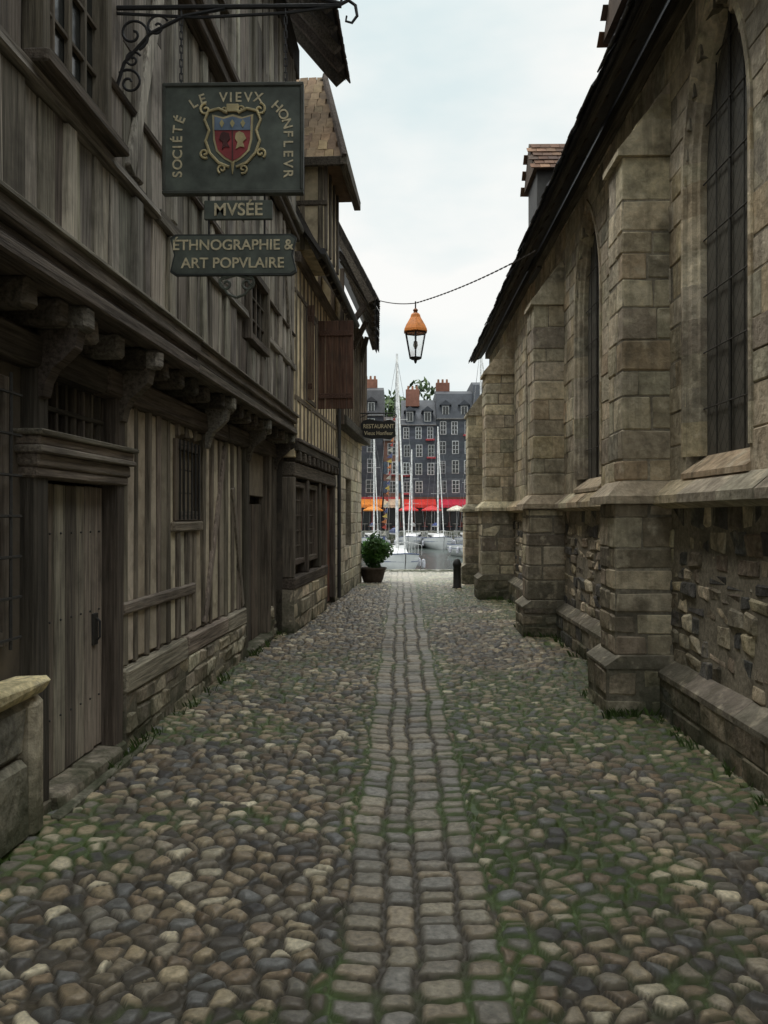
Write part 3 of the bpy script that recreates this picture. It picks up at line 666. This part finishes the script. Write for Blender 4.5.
wv.obj('studs','woodv',shs);wh.obj('beams','woodh',shs);pl.obj('plaster_infill','plaster',shs);st.obj('stone_wall','ashlar',shs);mm.obj('wall_mortar','mortar',shs);gz.obj('window_panes','glass',shs);rm.obj('roof_slates','slate',shs)

# ---------------------------------------------------------------- museum hanging sign
ms=empty('museum_sign',(-.955,4.9,3.75)); ik=(.022,.022,.024)
iron=MB();pn=MB();og=MB()
def spiral(cx,cz,r0,turns,a0,sgn=1,n=26,y=0):
    return [(cx+r0*(1-.85*i/n)*math.cos(a0+sgn*turns*2*math.pi*i/n),y,cz+r0*(1-.85*i/n)*math.sin(a0+sgn*turns*2*math.pi*i/n)) for i in range(n+1)]
iron.tube([(-.70,0,.77),(.62,0,.77)],.014,ik); iron.tube([(-.70,0,.74),(-.2,0,.71),(.3,0,.73),(.62,0,.77)],.009,ik)
iron.tube([(-.70,0,.2),(-.70,0,1.5)],.016,ik)
iron.tube([(-.70,0,.22),(-.63,0,.45),(-.48,0,.62),(-.28,0,.72),(-.05,0,.76)],.011,ik)
iron.tube(spiral(-.58,.62,.1,1.4,-1.2),.008,ik); iron.tube(spiral(-.60,.34,.08,1.3,2.4,-1),.008,ik); iron.tube(spiral(-.44,.66,.07,1.3,.5),.007,ik); iron.tube(spiral(-.58,.47,.05,1.3,.5),.007,ik)
iron.tube([(-.70,0,1.45),(-.4,0,1.2),(0,0,1.0),(.35,0,.86),(.62,0,.78)],.012,ik)
for cx,cz,r,a in((-.5,1.0,.13,0),(-.2,.92,.09,1),(.1,.88,.07,2),(-.55,1.28,.08,3)): iron.tube(spiral(cx,cz,r,1.5,a),.008,ik)
iron.tube([(.60,0,.77),(.66,0,.80),(.70,0,.77),(.71,0,.71),(.68,0,.67),(.645,0,.68),(.65,0,.71)],[.011,.011,.010,.009,.008,.007,.006],ik)
iron.tube([(.60,0,.77),(.64,0,.83),(.61,0,.88),(.57,0,.86)],.007,ik)
for x_ in(-.30,.30):
    for k in range(11): 
        z=.75-k*.04; o=(.008,0) if k%2 else (0,.008)
        iron.tube([(x_-o[0],-o[1],z),(x_-o[0],-o[1],z-.045),(x_+o[0],o[1],z-.045),(x_+o[0],o[1],z),(x_-o[0],-o[1],z)],.0035,ik,4)
pcol=(.088,.103,.088)
pn.box((-.39,-.014,-.29),(.39,.014,.31),pcol,.004)
for z in(-.30,.315): pn.box((-.405,-.024,z-.012),(.405,.024,z+.012),(.06,.065,.055),.005)
for x_ in(-.395,.395): pn.box((x_-.010,-.023,-.29),(x_+.010,.023,.31),(.06,.065,.055),.005)
def shp(pts,y,col,mb=og,th=.006): mb.extr([(p[0],y,p[1]) for p in pts],(0,th,0),col)
SH=[(-.105,.13),(-.05,.115),(0,.13),(.05,.115),(.105,.13),(.10,.0),(.085,-.06),(.045,-.10),(0,-.125),(-.045,-.10),(-.085,-.06),(-.10,.0)]
shp([(p[0]*1.12,p[1]*1.1) for p in SH],-.020,(.5,.43,.25)); shp(SH,-.024,(.30,.05,.055))
shp([(-.103,.05),(-.103,.128),(-.05,.113),(0,.128),(.05,.113),(.103,.128),(.103,.05)],-.0275,(.16,.22,.31))
shp([(-.004,.05),(.004,.05),(.004,-.12),(-.004,-.12)],-.0275,(.08,.03,.03))
for x_ in(-.06,0,.06): shp([(x_-.014,.088),(x_,.11),(x_+.014,.088),(x_,.062)],-.031,(.5,.43,.22))
shp([(-.065,.03),(-.052,.04),(-.02,.03),(-.012,.0),(-.03,-.02),(-.015,-.05),(-.04,-.045),(-.06,-.06),(-.055,-.02),(-.075,-.0)],-.031,(.07,.02,.02))
shp([(.02,.03),(.04,.042),(.065,.03),(.08,.0),(.06,-.02),(.07,-.05),(.045,-.045),(.02,-.06),(.03,-.02),(.015,-.0)],-.031,(.45,.37,.2))
oc=(.52,.44,.25)
for s in(-1,1):
    og.tube([(s*.03,-.022,.15),(s*.08,-.022,.175),(s*.14,-.022,.16),(s*.16,-.022,.11),(s*.135,-.022,.05),(s*.155,-.022,-.01),(s*.13,-.022,-.08),(s*.08,-.022,-.135),(s*.02,-.022,-.16)],.0085,oc)
    og.tube([(a,-.022,b2) for a,_,b2 in spiral(s*.155,.17,.035,1.2,1.5,-s)],.007,oc); og.tube([(a,-.022,b2) for a,_,b2 in spiral(s*.16,-.08,.03,1.2,-1,s)],.007,oc)
    og.tube([(a,-.022,b2) for a,_,b2 in spiral(s*.06,-.17,.028,1.2,-2,s)],.006,oc); og.tube([(a,-.022,b2) for a,_,b2 in spiral(s*.045,.17,.022,1.2,0,s)],.005,oc)
og.box((-.035,-.03,.155),(.035,-.016,.20),oc,.008); og.tube([(0,-.022,-.13),(0,-.022,-.2)],[.012,.003],oc)
s_="SOCIÉTÉ  LE  VIEVX  HONFLEVR"; n=len(s_)
def ppt(t):
    W,H,r=.315,.24,.20; L1=.28; La=math.pi/2*r; L2=2*(W-r); T=2*L1+2*La+L2; s=t*T
    if s<L1: return (-W,H-r-L1+s,math.pi/2)
    s-=L1
    if s<La: a=s/r; return (-W+r-r*math.cos(a),H-r+r*math.sin(a),math.pi/2-a)
    s-=La
    if s<L2: return (-W+r+s,H,0)
    s-=L2
    if s<La: a=s/r; return (W-r+r*math.sin(a),H-r+r*math.cos(a),-a)
    s-=La; return (W,H-r-s,-math.pi/2)
wts=[.55 if c==' ' else (.5 if c=='I' else 1.) for c in s_]; tot=sum(wts); acc=0
for i,chh in enumerate(s_):
    t_=(acc+wts[i]/2)/tot; acc+=wts[i]
    if chh==' ':continue
    x_,z_,a_=ppt(.01+.98*t_); t=text(chh,(x_,-.0155,z_),.077,cream,ms,name='arched_letter'); t.rotation_euler=(math.pi/2,-a_,0)
for x_ in(-.14,.18): iron.tube([(x_,0,-.3),(x_,0,-.345)],.006,ik)
pn.box((-.165,-.012,-.455),(.225,.012,-.345),pcol,.004); text('MVSÉE',(.03,-.0135,-.402),.10,cream,ms,name='museum_lettering')
for x_ in(-.14,.18): iron.tube([(x_,0,-.455),(x_,0,-.54)],.006,ik)
def notch(x0,x1,z0,z1,y,col,th):
    e=.03; shp([(x0,z0),(x1,z0),(x1+e,z0+.02),(x1+.008,(z0+z1)/2),(x1+e,z1-.02),(x1,z1),(x0,z1),(x0-e,z1-.02),(x0-.008,(z0+z1)/2),(x0-e,z0+.02)],y,col,pn,th)
notch(-.33,.335,-.775,-.54,-.014,(.03,.036,.034),.028); notch(-.32,.325,-.765,-.55,-.0155,pcol,.0015+.028)
text('ÉTHNOGRAPHIE &',(0,-.0175,-.605),.083,cream,ms,name='subtitle_lettering'); text('ART POPVLAIRE',(0,-.0175,-.708),.083,cream,ms,name='subtitle_lettering')
for s in(-1,1):
    iron.tube([(a,0,b2) for a,_,b2 in spiral(.02+s*.06,-.82,.045,1.3,1.2,-s)],.008,(.10,.11,.09)); iron.tube([(.02,0,-.77),(.02+s*.1,0,-.80),(.02+s*.05,0,-.88),(.02,0,-.90)],.008,(.10,.11,.09))
iron.obj('wrought_iron_bracket','iron',ms); pn.obj('sign_panels','paint',ms); og.obj('coat_of_arms','paint',ms)

# ---------------------------------------------------------------- restaurant sign
rs=empty('restaurant_sign',(-.47,18.9,3.5)); a=MB(); bb=MB()
a.tube([(-.62,0,.36),(.32,0,.36)],.014,ik); a.tube([(-.6,0,.0),(-.45,0,.25),(-.2,0,.36)],.01,ik); a.tube(spiral(.34,.30,.06,1.2,1.5,-1),.01,ik)
for x_ in(-.25,.25): a.tube([(x_,0,.36),(x_,0,.2)],.006,ik)
W=[(-.40,.12),(-.34,.2),(-.2,.24),(-.05,.2),(.1,.18),(.25,.22),(.37,.16),(.36,.0),(.38,-.14),(.25,-.22),(.05,-.19),(-.15,-.21),(-.33,-.16),(-.38,-.05)]
bb.extr([(p[0],-.015,p[1]) for p in W],(0,.03,0),(.018,.018,.018))
a.obj('iron_bracket','iron',rs); bb.obj('panel','paint',rs)
text('RESTAURANT',(0,-.018,.07),.13,cream,rs,sx=.85,ext=.003); text('Vieux Honfleur',(0,-.018,-.08),.12,cream,rs,sx=.85,ext=.003)

# ---------------------------------------------------------------- lantern and cable
lp=Vector((.262,14.57,5.21)); PL=Vector((-.46,15.85,5.6)); PR=Vector((1.80,11.42,5.12))
cb_=MB()
def sag(p,q,s,n=14): return [tuple(p.lerp(q,i/n)-Vector((0,0,s*4*(i/n)*(1-i/n)))) for i in range(n+1)]
cb_.tube(sag(PL,lp,.04),.009,(.06,.05,.045),5)
pts=sag(lp,PR,.06,60)
for i in range(60): cb_.tube([pts[i],pts[i+1]],.012 if i%2 else .007,(.06,.05,.045),5)
cb_.obj('suspension_cable','iron')
ln=empty('hanging_lantern',tuple(lp)); a=MB();o_=MB();gg=MB(); OR=(.75,.25,.05)
a.tube([(0,0,.03),(0,0,-.16)],.012,ik); a.lathe((0,0,-.12),[(.0,.04),(.03,.02),(.045,0),(.03,-.03),(.05,-.06),(0,-.06)],(.2,.07,.02),10)
o_.lathe((0,0,0),[(.0,-.17),(.06,-.175),(.085,-.20),(.10,-.25),(.13,-.30),(.18,-.38),(.215,-.45),(.225,-.49),(.19,-.505),(0,-.50)],OR,6)
for k in range(6):
    t0=2*math.pi*(k+.5)/6; t1=2*math.pi*(k+1.5)/6
    c0,s0,c1,s1=math.cos(t0),math.sin(t0),math.cos(t1),math.sin(t1)
    a.tube([(.19*c0,.19*s0,-.505),(.105*c0,.105*s0,-.93)],.012,ik,5); a.tube([(.19*c0,.19*s0,-.51),(.19*c1,.19*s1,-.51)],.012,ik,5); a.tube([(.105*c0,.105*s0,-.93),(.105*c1,.105*s1,-.93)],.012,ik,5)
    gg.add([(.187*c0,.187*s0,-.512),(.187*c1,.187*s1,-.512),(.103*c1,.103*s1,-.925),(.103*c0,.103*s0,-.925)],[(0,1,2,3)],(1,1,1))
a.lathe((0,0,-.93),[(.11,0),(.07,-.03),(.03,-.04),(.02,-.08),(0,-.1)],ik,10); a.tube([(0,0,-.5),(0,0,-.62)],.02,ik); a.lathe((0,0,-.62),[(.0,0),(.035,-.03),(.045,-.1),(.02,-.16),(0,-.17)],(.6,.58,.5),10)
a.obj('iron_frame','iron',ln); o_.obj('copper_hood','paint',ln); gg.obj('glass_panes','lglass',ln)

# ---------------------------------------------------------------- bollard, planter
for x_,y_ in((1.27,19.2),):
    bo=MB(); bo.lathe((x_,y_,-.03),[(.11,0),(.12,.03),(.09,.06),(.085,.5),(.1,.53),(.1,.57),(.085,.6),(.06,.66),(0,.68)],(.03,.028,.027),14); bo.obj('bollard','iron',smooth=True)
ps=empty('planter_shrub',(-.66,20.8,0)); a=MB(); a.lathe((0,0,0),[(0,.0),(.22,0),(.26,.1),(.31,.30),(.34,.32),(.34,.36),(.3,.36),(.28,.3),(0,.29)],(.06,.045,.035),18); a.obj('pot','tile',ps,smooth=True)
lf=MB()
def leaves(mb,c,rad,n,sz,pal,clumps=12,seed=0):
    cl=[]
    for _ in range(clumps):
        d=Vector((random.gauss(0,1),random.gauss(0,1),random.gauss(0,1))).normalized()*U(.25,.8)
        cl.append((Vector((c[0]+d.x*rad[0],c[1]+d.y*rad[1],c[2]+d.z*rad[2])),U(.28,.5),U(.6,1.4)))
    for _ in range(n):
        cc,r,br=random.choice(cl); d=Vector((random.gauss(0,1),random.gauss(0,1),random.gauss(0,1))).normalized()*r*(R()**.4)
        p=cc+Vector((d.x*rad[0],d.y*rad[1],d.z*rad[2])); a=Vector((random.gauss(0,1),random.gauss(0,1),random.gauss(0,1))).normalized(); b2=a.orthogonal().normalized(); s=sz*U(.6,1.3)
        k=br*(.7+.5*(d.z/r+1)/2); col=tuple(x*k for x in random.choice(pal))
        mb.add([tuple(p-a*s),tuple(p+b2*s*.45),tuple(p+a*s),tuple(p-b2*s*.45)],[(0,1,2,3)],col)
LP=[(.06,.16,.025),(.085,.2,.035),(.04,.11,.02)]
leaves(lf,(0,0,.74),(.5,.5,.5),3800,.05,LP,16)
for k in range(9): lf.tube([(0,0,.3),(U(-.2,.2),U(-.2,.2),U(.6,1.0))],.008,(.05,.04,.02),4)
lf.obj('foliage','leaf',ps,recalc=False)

# ---------------------------------------------------------------- far side of the harbour
def townhouse(x0,x1,eave,ridge,nst,ncol,wallc,roofc,awn=None,chim=True,shutc=None,dorm=2,mans=True,timber=False):
    e=empty('townhouse'); a=MB();r=MB();p=MB();gz=MB(); yf=97.+U(-.25,.25); D=11
    a.box((x0+.02,yf,0),(x1-.02,yf+D,eave),wallc,.02)
    z=3.9
    while z<eave-.2:
        a.box((x0+.03,yf-.012-U(0,.01),z),(x1-.03,yf+.01,z+.32),vc(wallc,.14),.004); z+=.335
    yb_=yf+D
    if mans:
        r.extr([(x0+.01,yf-.25,eave),(x0+.01,yf+1.3,ridge-.6),(x0+.01,yf+3.5,ridge),(x0+.01,yb_,ridge),(x0+.01,yb_,eave)],(x1-x0-.02,0,0),roofc)
    else: r.extr([(x0+.01,yf-.3,eave),(x0+.01,yf+D/2,ridge),(x0+.01,yb_,eave)],(x1-x0-.02,0,0),roofc)
    p.box((x0,yf-.3,eave-.12),(x1,yf,eave+.03),vc((.14,.14,.14)),.03)
    h0=3.8; sh=(eave-h0)/nst; w_=(x1-x0)/ncol; ww0=min(.5,w_*.27)
    for s in range(nst):
        z=h0+s*sh+.45
        for c in range(ncol):
            cx_=x0+w_*(c+.5)+U(-.08,.08); ww=ww0*(1-.06*s); hh=min(1.6,sh*.62)*U(.94,1.04)
            if R()<.06: continue
            p.box((cx_-ww-.05,yf-.05,z-.05),(cx_+ww+.05,yf+.02,z+hh+.05),vc((.40,.41,.41),.35),.01)
            for sgn in(-1,1):
                for kk in range(3):
                    gz.box((cx_+sgn*ww/2-ww/2+.04,yf-.065,z+hh*kk/3+.03),(cx_+sgn*ww/2+ww/2-.04,yf-.052,z+hh*(kk+1)/3-.03),(0,0,0),.002)
            if shutc and R()<.8:
                for sgn in(-1,1): p.box((cx_+sgn*(ww+.32)-.22,yf-.09,z-.05),(cx_+sgn*(ww+.32)+.22,yf-.03,z+hh+.05),vc(shutc),.01)
            if R()<.2: p.box((cx_-.5,yf-.35,z-.25),(cx_+.5,yf-.06,z-.05),vc((.35,.05,.06),.4),.03,.03)
    for k in range(dorm):
        cx_=x0+(x1-x0)*(k+.5)/dorm; z=eave+.35
        a.box((cx_-.5,yf+.05,z-.3),(cx_+.5,yf+2,z+1.25),wallc,.02); p.box((cx_-.38,yf+.0,z),(cx_+.38,yf+.04,z+1.1),(.45,.45,.44),.01); gz.box((cx_-.3,yf-.02,z+.08),(cx_-.03,yf-.005,z+1.02),(0,0,0),.002); gz.box((cx_+.03,yf-.02,z+.08),(cx_+.3,yf-.005,z+1.02),(0,0,0),.002)
        r.extr([(cx_-.68,yf-.15,z+1.2),(cx_+.68,yf-.15,z+1.2),(cx_,yf-.15,z+1.75)],(0,2.6,0),roofc)
    if chim:
        cx_=U(x0+.6,x1-.6); a.box((cx_-.8,yf+3.4,ridge-1),(cx_+.8,yf+4.4,ridge+1.),vc((.24,.12,.085)),.03)
        for k in range(3): a.lathe((cx_-.5+k*.5,yf+3.9,ridge+1.),[(.15,0),(.12,.45),(0,.45)],(.3,.15,.09),8)
    gz.box((x0+.3,yf-.06,.3),(x1-.3,yf-.02,3.2),(0,0,0),.01); fc=random.choice([(.4,.05,.05),(.12,.05,.03),(.55,.52,.46)])
    x_=x0+.15
    while x_<x1-.1: p.box((x_,yf-.14,0),(x_+.16,yf-.02,3.4),vc(fc,.05),.02); x_+=1.25
    p.box((x0+.1,yf-.2,3.2),(x1-.1,yf-.01,3.75),vc(fc,.1),.02)
    if awn:
        n=int((x1-x0)/.4); wv_=(x1-x0-.2)/n; d_=U(1.9,2.9)
        for i in range(n):
            xa=x0+.1+i*wv_; c=vc(awn,.08)
            p.add([(xa,yf-.2,3.5),(xa+wv_,yf-.2,3.5),(xa+wv_,yf-d_,2.85),(xa,yf-d_,2.85),(xa+wv_,yf-d_,2.55),(xa+wv_/2,yf-d_,2.48),(xa,yf-d_,2.55)],[(0,1,2,3),(3,2,4,5,6)],c)
        for xa in(x0+.3,x1-.3): p.tube([(xa,yf-d_+.05,0),(xa,yf-d_+.05,2.8)],.04,(.3,.3,.3),6)
        for i in range(int((x1-x0)/1.3)):
            xa=x0+.7+i*1.3; yy=yf-1.6-U(0,.6); p.lathe((xa,yy,0),[(.22,0),(.03,.04),(.03,.7),(.36,.72),(.36,.75),(0,.76)],vc((.5,.45,.4),.3),10)
            for sx_ in(-.55,.55): p.box((xa+sx_-.2,yy-.2,.42),(xa+sx_+.2,yy+.2,.47),vc((.25,.06,.05),.4),.01); p.box((xa+sx_*1.3-.03,yy-.2,.45),(xa+sx_*1.3+.03,yy+.2,.95),vc((.25,.06,.05),.4),.01); p.tube([(xa+sx_,yy,0),(xa+sx_,yy,.43)],.04,(.1,.1,.1),5)
    a.obj('walls','render',e); r.obj('roof','slate',e); p.obj('window_frames_and_shopfront','paint',e); gz.obj('panes','glass',e)
SL=(.072,.08,.094); SLD=(.05,.056,.068)
hs=[(-34,-27,11,15,3,3,(.35,.31,.25),SLD,(.5,.1,.05)),(-27,-21.5,12.5,16,4,2,SL,SLD,(.4,.03,.03)),(-21.5,-15,11.6,15,3,3,(.4,.36,.3),SLD,None),(-15,-9.5,12.8,16.5,4,2,SLD,SLD,(.5,.2,.03)),
(-9.5,-4.6,12.5,16.4,4,2,(.3,.27,.22),SLD,(.6,.16,.03)),(-4.6,-1.9,13.0,16.6,4,1,(.06,.064,.074),(.045,.045,.05),(.75,.24,.04)),(-1.9,.1,10.2,13.2,3,1,(.17,.10,.08),(.09,.06,.05),(.6,.45,.3)),
(.1,4.1,11.9,15.4,4,3,SL,SLD,(.6,.04,.03)),(4.1,8.3,12.6,16.2,4,3,(.085,.093,.105),SLD,(.55,.03,.06)),(8.3,13,13.2,17.2,5,3,SL,SLD,(.5,.3,.1)),(13,18,12,15.5,4,3,(.36,.33,.28),SLD,(.5,.03,.03)),(18,24,12.6,16,4,3,SL,SLD,None),(24,31,11.5,15,3,3,(.33,.3,.25),SLD,(.5,.1,.05))]
for i,h_ in enumerate(hs): townhouse(*h_,dorm=1 if h_[1]-h_[0]<3 else 2,shutc=(.05,.07,.1) if i%4==2 else None,mans=(i%3!=1),chim=(i!=6))
for k,(x_,c) in enumerate([(.9,(.6,.04,.04)),(3.4,(.6,.05,.05)),(6.1,(.65,.6,.5)),(-2.9,(.75,.26,.04)),(8.6,(.6,.04,.04)),(-6,(.6,.1,.05))]):
    pa=MB(); y_=92.6+.3*(k%2); pa.tube([(x_,y_,0),(x_,y_,2.7)],.03,(.5,.5,.5),6); pa.lathe((x_,y_,0),[(.3,0),(.3,.06),(0,.08)],(.3,.3,.3),10); pa.lathe((x_,y_,0),[(0,2.75),(.5,2.6),(1.15,2.28),(1.15,2.14),(1.1,2.2),(0,2.6)],c,8); pa.obj('cafe_parasol','paint')
ht=MB(); 
for k in range(26):
    x_=-75+k*6+U(-2,2); y_=U(135,165); z_=13+6.5*math.exp(-((x_+1)/11)**2)+U(-1.5,1.5)
    leaves(ht,(x_,y_,z_),(5.5,4,5),560,.75,[(.05,.085,.025),(.07,.11,.03),(.035,.06,.022)],11)
ht.obj('distant_trees','leaf',recalc=False)
hl=MB(); 
P=[(-150+k*10,128,-1) for k in range(31)]
top=[(-150+k*10,150+4*math.sin(k*1.3),9+5*math.exp(-((-150+k*10+3)/25)**2)+1.5*math.sin(k*.9)) for k in range(31)]
bk=[(-150+k*10,260,12) for k in range(31)]
for k in range(30):
    hl.add([P[k],P[k+1],top[k+1],top[k]],[(0,1,2,3)],(.04,.06,.02)); hl.add([top[k],top[k+1],bk[k+1],bk[k]],[(0,1,2,3)],(.04,.06,.02))
hl.obj('hillside','leaf')

# ---------------------------------------------------------------- boats
def sailboat(x,y,rz,L,B,mast,hull=(.8,.81,.81),trim=(.05,.08,.2),cover=(.08,.1,.2),bunting=False):
    e=empty('sailboat',(x,y,-1.45),rz); h=MB();d=MB();r=MB();n=12; S=[]
    for i in range(n+1):
        t=i/n; yb_=L*(t-.5); bw=B/2*(.72+.28*math.sin(min(1,t*2)*math.pi/2))*(1-max(0,(t-.45)/.55)**2.2); bw=max(bw,.02); fb=.85+.25*t*t*1.3
        S.append([(-bw,yb_+(.25*t if t>.9 else 0),fb),(-bw*.97,yb_,fb*.55),(-bw*.75,yb_-.2*t,.05),(0,yb_-.35*t,-.3),(bw*.75,yb_-.2*t,.05),(bw*.97,yb_,fb*.55),(bw,yb_+(.25*t if t>.9 else 0),fb)])
    vs=[p for s in S for p in s]; fs=[(i*7+k,i*7+k+1,(i+1)*7+k+1,(i+1)*7+k) for i in range(n) for k in range(6)]+[tuple(range(7))]
    h.add(vs,fs,hull)
    d.add([p for s in S for p in(s[0],s[6])],[(2*i,2*i+1,2*i+3,2*i+2) for i in range(n)],(.65,.63,.57))
    for k in(0,6): r.tube([tuple(Vector(s[k])+Vector((0,0,.02))) for s in S],.03,trim,5)
    r.tube([tuple(Vector(s[1])*1.0+Vector((-.012,0,.12))) for s in S],.02,trim,4); r.tube([tuple(Vector(s[5])+Vector((.012,0,.12))) for s in S],.02,trim,4)
    c=B*.3; y0,y1=-L*.12,L*.22
    V=[(-c,y0,.8),(c,y0,.8),(c*.7,y1,.9),(-c*.7,y1,.9),(-c*.85,y0,1.42),(c*.85,y0,1.42),(c*.55,y1-.5,1.3),(-c*.55,y1-.5,1.3)]
    d.add(V,[(0,1,5,4),(1,2,6,5),(2,3,7,6),(3,0,4,7),(4,5,6,7)],(.76,.76,.75))
    for s in(-1,1): r.add([(s*c*.93+s*.02,y0+.3,1.08),(s*c*.80+s*.02,y1-.8,1.05),(s*c*.72+s*.02,y1-.8,1.2),(s*c*.88+s*.02,y0+.3,1.28)],[(0,1,2,3)],(.02,.025,.03))
    r.tube([(0,L*.08,1.2),(0,L*.08,mast)],[.085,.06],(.8,.8,.8),8); r.tube([(0,L*.07,2.1),(0,-L*.32,2.05)],.05,(.6,.6,.6),6)
    r.tube([(0,L*.06,2.25),(0,-L*.1,2.25),(0,-L*.3,2.15)],[.16,.15,.08],cover,8)
    for z in(.45,.7): r.tube([(-.7*B/3,L*.08,mast*z),(.7*B/3,L*.08,mast*z)],.02,(.6,.6,.6),4)
    st_=(.25,.25,.26)
    r.tube([(0,L*.49,1.2),(0,L*.08,mast-.1)],.045,(.75,.75,.73),5); r.tube([(0,-L*.49,.95),(0,L*.08,mast-.05)],.012,st_,4)
    for s in(-1,1): r.tube([(s*B*.46,L*.06,1),(s*.7*B/3,L*.08,mast*.7),(0,L*.08,mast-.2)],.012,st_,4)
    for s in(-1,1):
        pts=[(s*B*.43,-L*.45+L*.75*k/5,1) for k in range(6)]
        for p_ in pts: r.tube([p_,(p_[0],p_[1],1.55)],.015,(.6,.6,.6),4)
        r.tube([(p_[0],p_[1],1.55) for p_ in pts]+[(s*.12,L*.46,1.7)],.012,(.6,.6,.6),4)
    r.tube([(-.3,L*.4,1.1),(-.25,L*.45,1.7),(0,L*.49,1.75),(.25,L*.45,1.7),(.3,L*.4,1.1)],.02,(.65,.65,.65),5)
    for s in(-1,1):
        for k in range(3): r.lathe((s*(B*.5+.1),-L*.25+k*L*.2,.25),[(0,0),(.11,.06),(.12,.3),(.1,.45),(.02,.52)],(.55,.55,.6),8)
    if bunting:
        cs=[(.5,.08,.06),(.6,.56,.48),(.1,.12,.25),(.55,.4,.1),(.55,.2,.08)]
        a=Vector((.06,L*.08,mast-3.2)); b2=Vector((.85,L*.3,1.6))
        r.tube([a,b2],.01,st_,4)
        for k in range(24):
            p_=a.lerp(b2,(k+.5)/24); s=.22
            r.add([tuple(p_),tuple(p_-Vector((0,.02,.27))),tuple(p_+Vector((.32*U(.5,1),.0,-.18+U(-.1,.05))))],[(0,1,2)],cs[k%5])
    h.obj('hull','gel',e,smooth=True); d.obj('deck_and_cabin','gel',e); r.obj('mast_and_rigging','paint',e)
pi=math.pi
sailboat(-.25,47,pi+.12,8.5,2.5,11.8,bunting=True)
sailboat(1.2,84,pi-.1,9,2.9,9.5,cover=(.4,.4,.4)); sailboat(3.5,82,pi+.1,9,2.8,11.5,cover=(.06,.1,.3)); sailboat(6.6,84,pi,8,2.6,9,cover=(.3,.05,.05)); sailboat(-2.6,83,pi+.15,8,2.6,11); sailboat(5.75,64,pi+.3,8,2.6,15.8)
sailboat(-6.5,70,pi,9,2.8,13); sailboat(11.5,80,pi,9,2.8,13); sailboat(-11,82,pi,9,2.8,12)

# ---------------------------------------------------------------- sky & sun
wld=bpy.data.worlds.new('World'); sc.world=wld; wld.use_nodes=True; nt=wld.node_tree; nt.nodes.clear(); N=nt.nodes.new; L=nt.links.new
EL,AZ=math.radians(62),math.radians(-60)
sk=N('ShaderNodeTexSky'); sk.sky_type='NISHITA'; sk.sun_disc=False; sk.sun_elevation=EL; sk.sun_rotation=AZ%(2*math.pi)
tc=N('ShaderNodeTexCoord'); mp=N('ShaderNodeMapping'); mp.inputs['Scale'].default_value=(1,1,2.5); L(tc.outputs['Generated'],mp.inputs[0])
no=N('ShaderNodeTexNoise'); no.inputs['Scale'].default_value=2.6; no.inputs['Detail'].default_value=5; no.inputs['Roughness'].default_value=.5; L(mp.outputs[0],no.inputs['Vector'])
cr=N('ShaderNodeValToRGB'); cr.color_ramp.elements[0].position=.38; cr.color_ramp.elements[0].color=(7.6,8.7,8.8,1); cr.color_ramp.elements[1].position=.58; cr.color_ramp.elements[1].color=(10.,10.,9.7,1)
L(no.outputs['Fac'],cr.inputs[0]); mx=N('ShaderNodeMix'); mx.data_type='RGBA'; mx.inputs[0].default_value=.96; L(sk.outputs[0],mx.inputs[6]); L(cr.outputs[0],mx.inputs[7])
sx=N('ShaderNodeSeparateXYZ'); L(tc.outputs['Generated'],sx.inputs[0]); mr=N('ShaderNodeMapRange'); mr.interpolation_type='SMOOTHSTEP'; mr.inputs[1].default_value=.5; mr.inputs[2].default_value=.85; mr.inputs[3].default_value=1; mr.inputs[4].default_value=2.5; L(sx.outputs['Z'],mr.inputs[0])
vm=N('ShaderNodeVectorMath'); vm.operation='SCALE'; L(mx.outputs[2],vm.inputs[0]); L(mr.outputs[0],vm.inputs['Scale'])
bg=N('ShaderNodeBackground'); bg.inputs['Strength'].default_value=.1; L(vm.outputs[0],bg.inputs[0]); ow=N('ShaderNodeOutputWorld'); L(bg.outputs[0],ow.inputs[0])
sl=bpy.data.lights.new('sun','SUN'); sl.energy=1.35; sl.angle=math.radians(30); sl.color=(1,.95,.88); so=bpy.data.objects.new('sun',sl); sc.collection.objects.link(so)
D=Vector((math.sin(AZ)*math.cos(EL),math.cos(AZ)*math.cos(EL),math.sin(EL))); so.rotation_euler=D.to_track_quat('Z','Y').to_euler()

# ---------------------------------------------------------------- camera
cam=bpy.data.cameras.new('camera'); cam.sensor_fit='VERTICAL'; cam.sensor_height=36; cam.sensor_width=27; cam.lens=860/1024*36; cam.clip_end=3000; cam.clip_start=.05
co=bpy.data.objects.new('camera',cam); co.location=(0,0,1.6); co.rotation_euler=(math.radians(90.27),0,math.radians(1.07)); sc.collection.objects.link(co); sc.camera=co
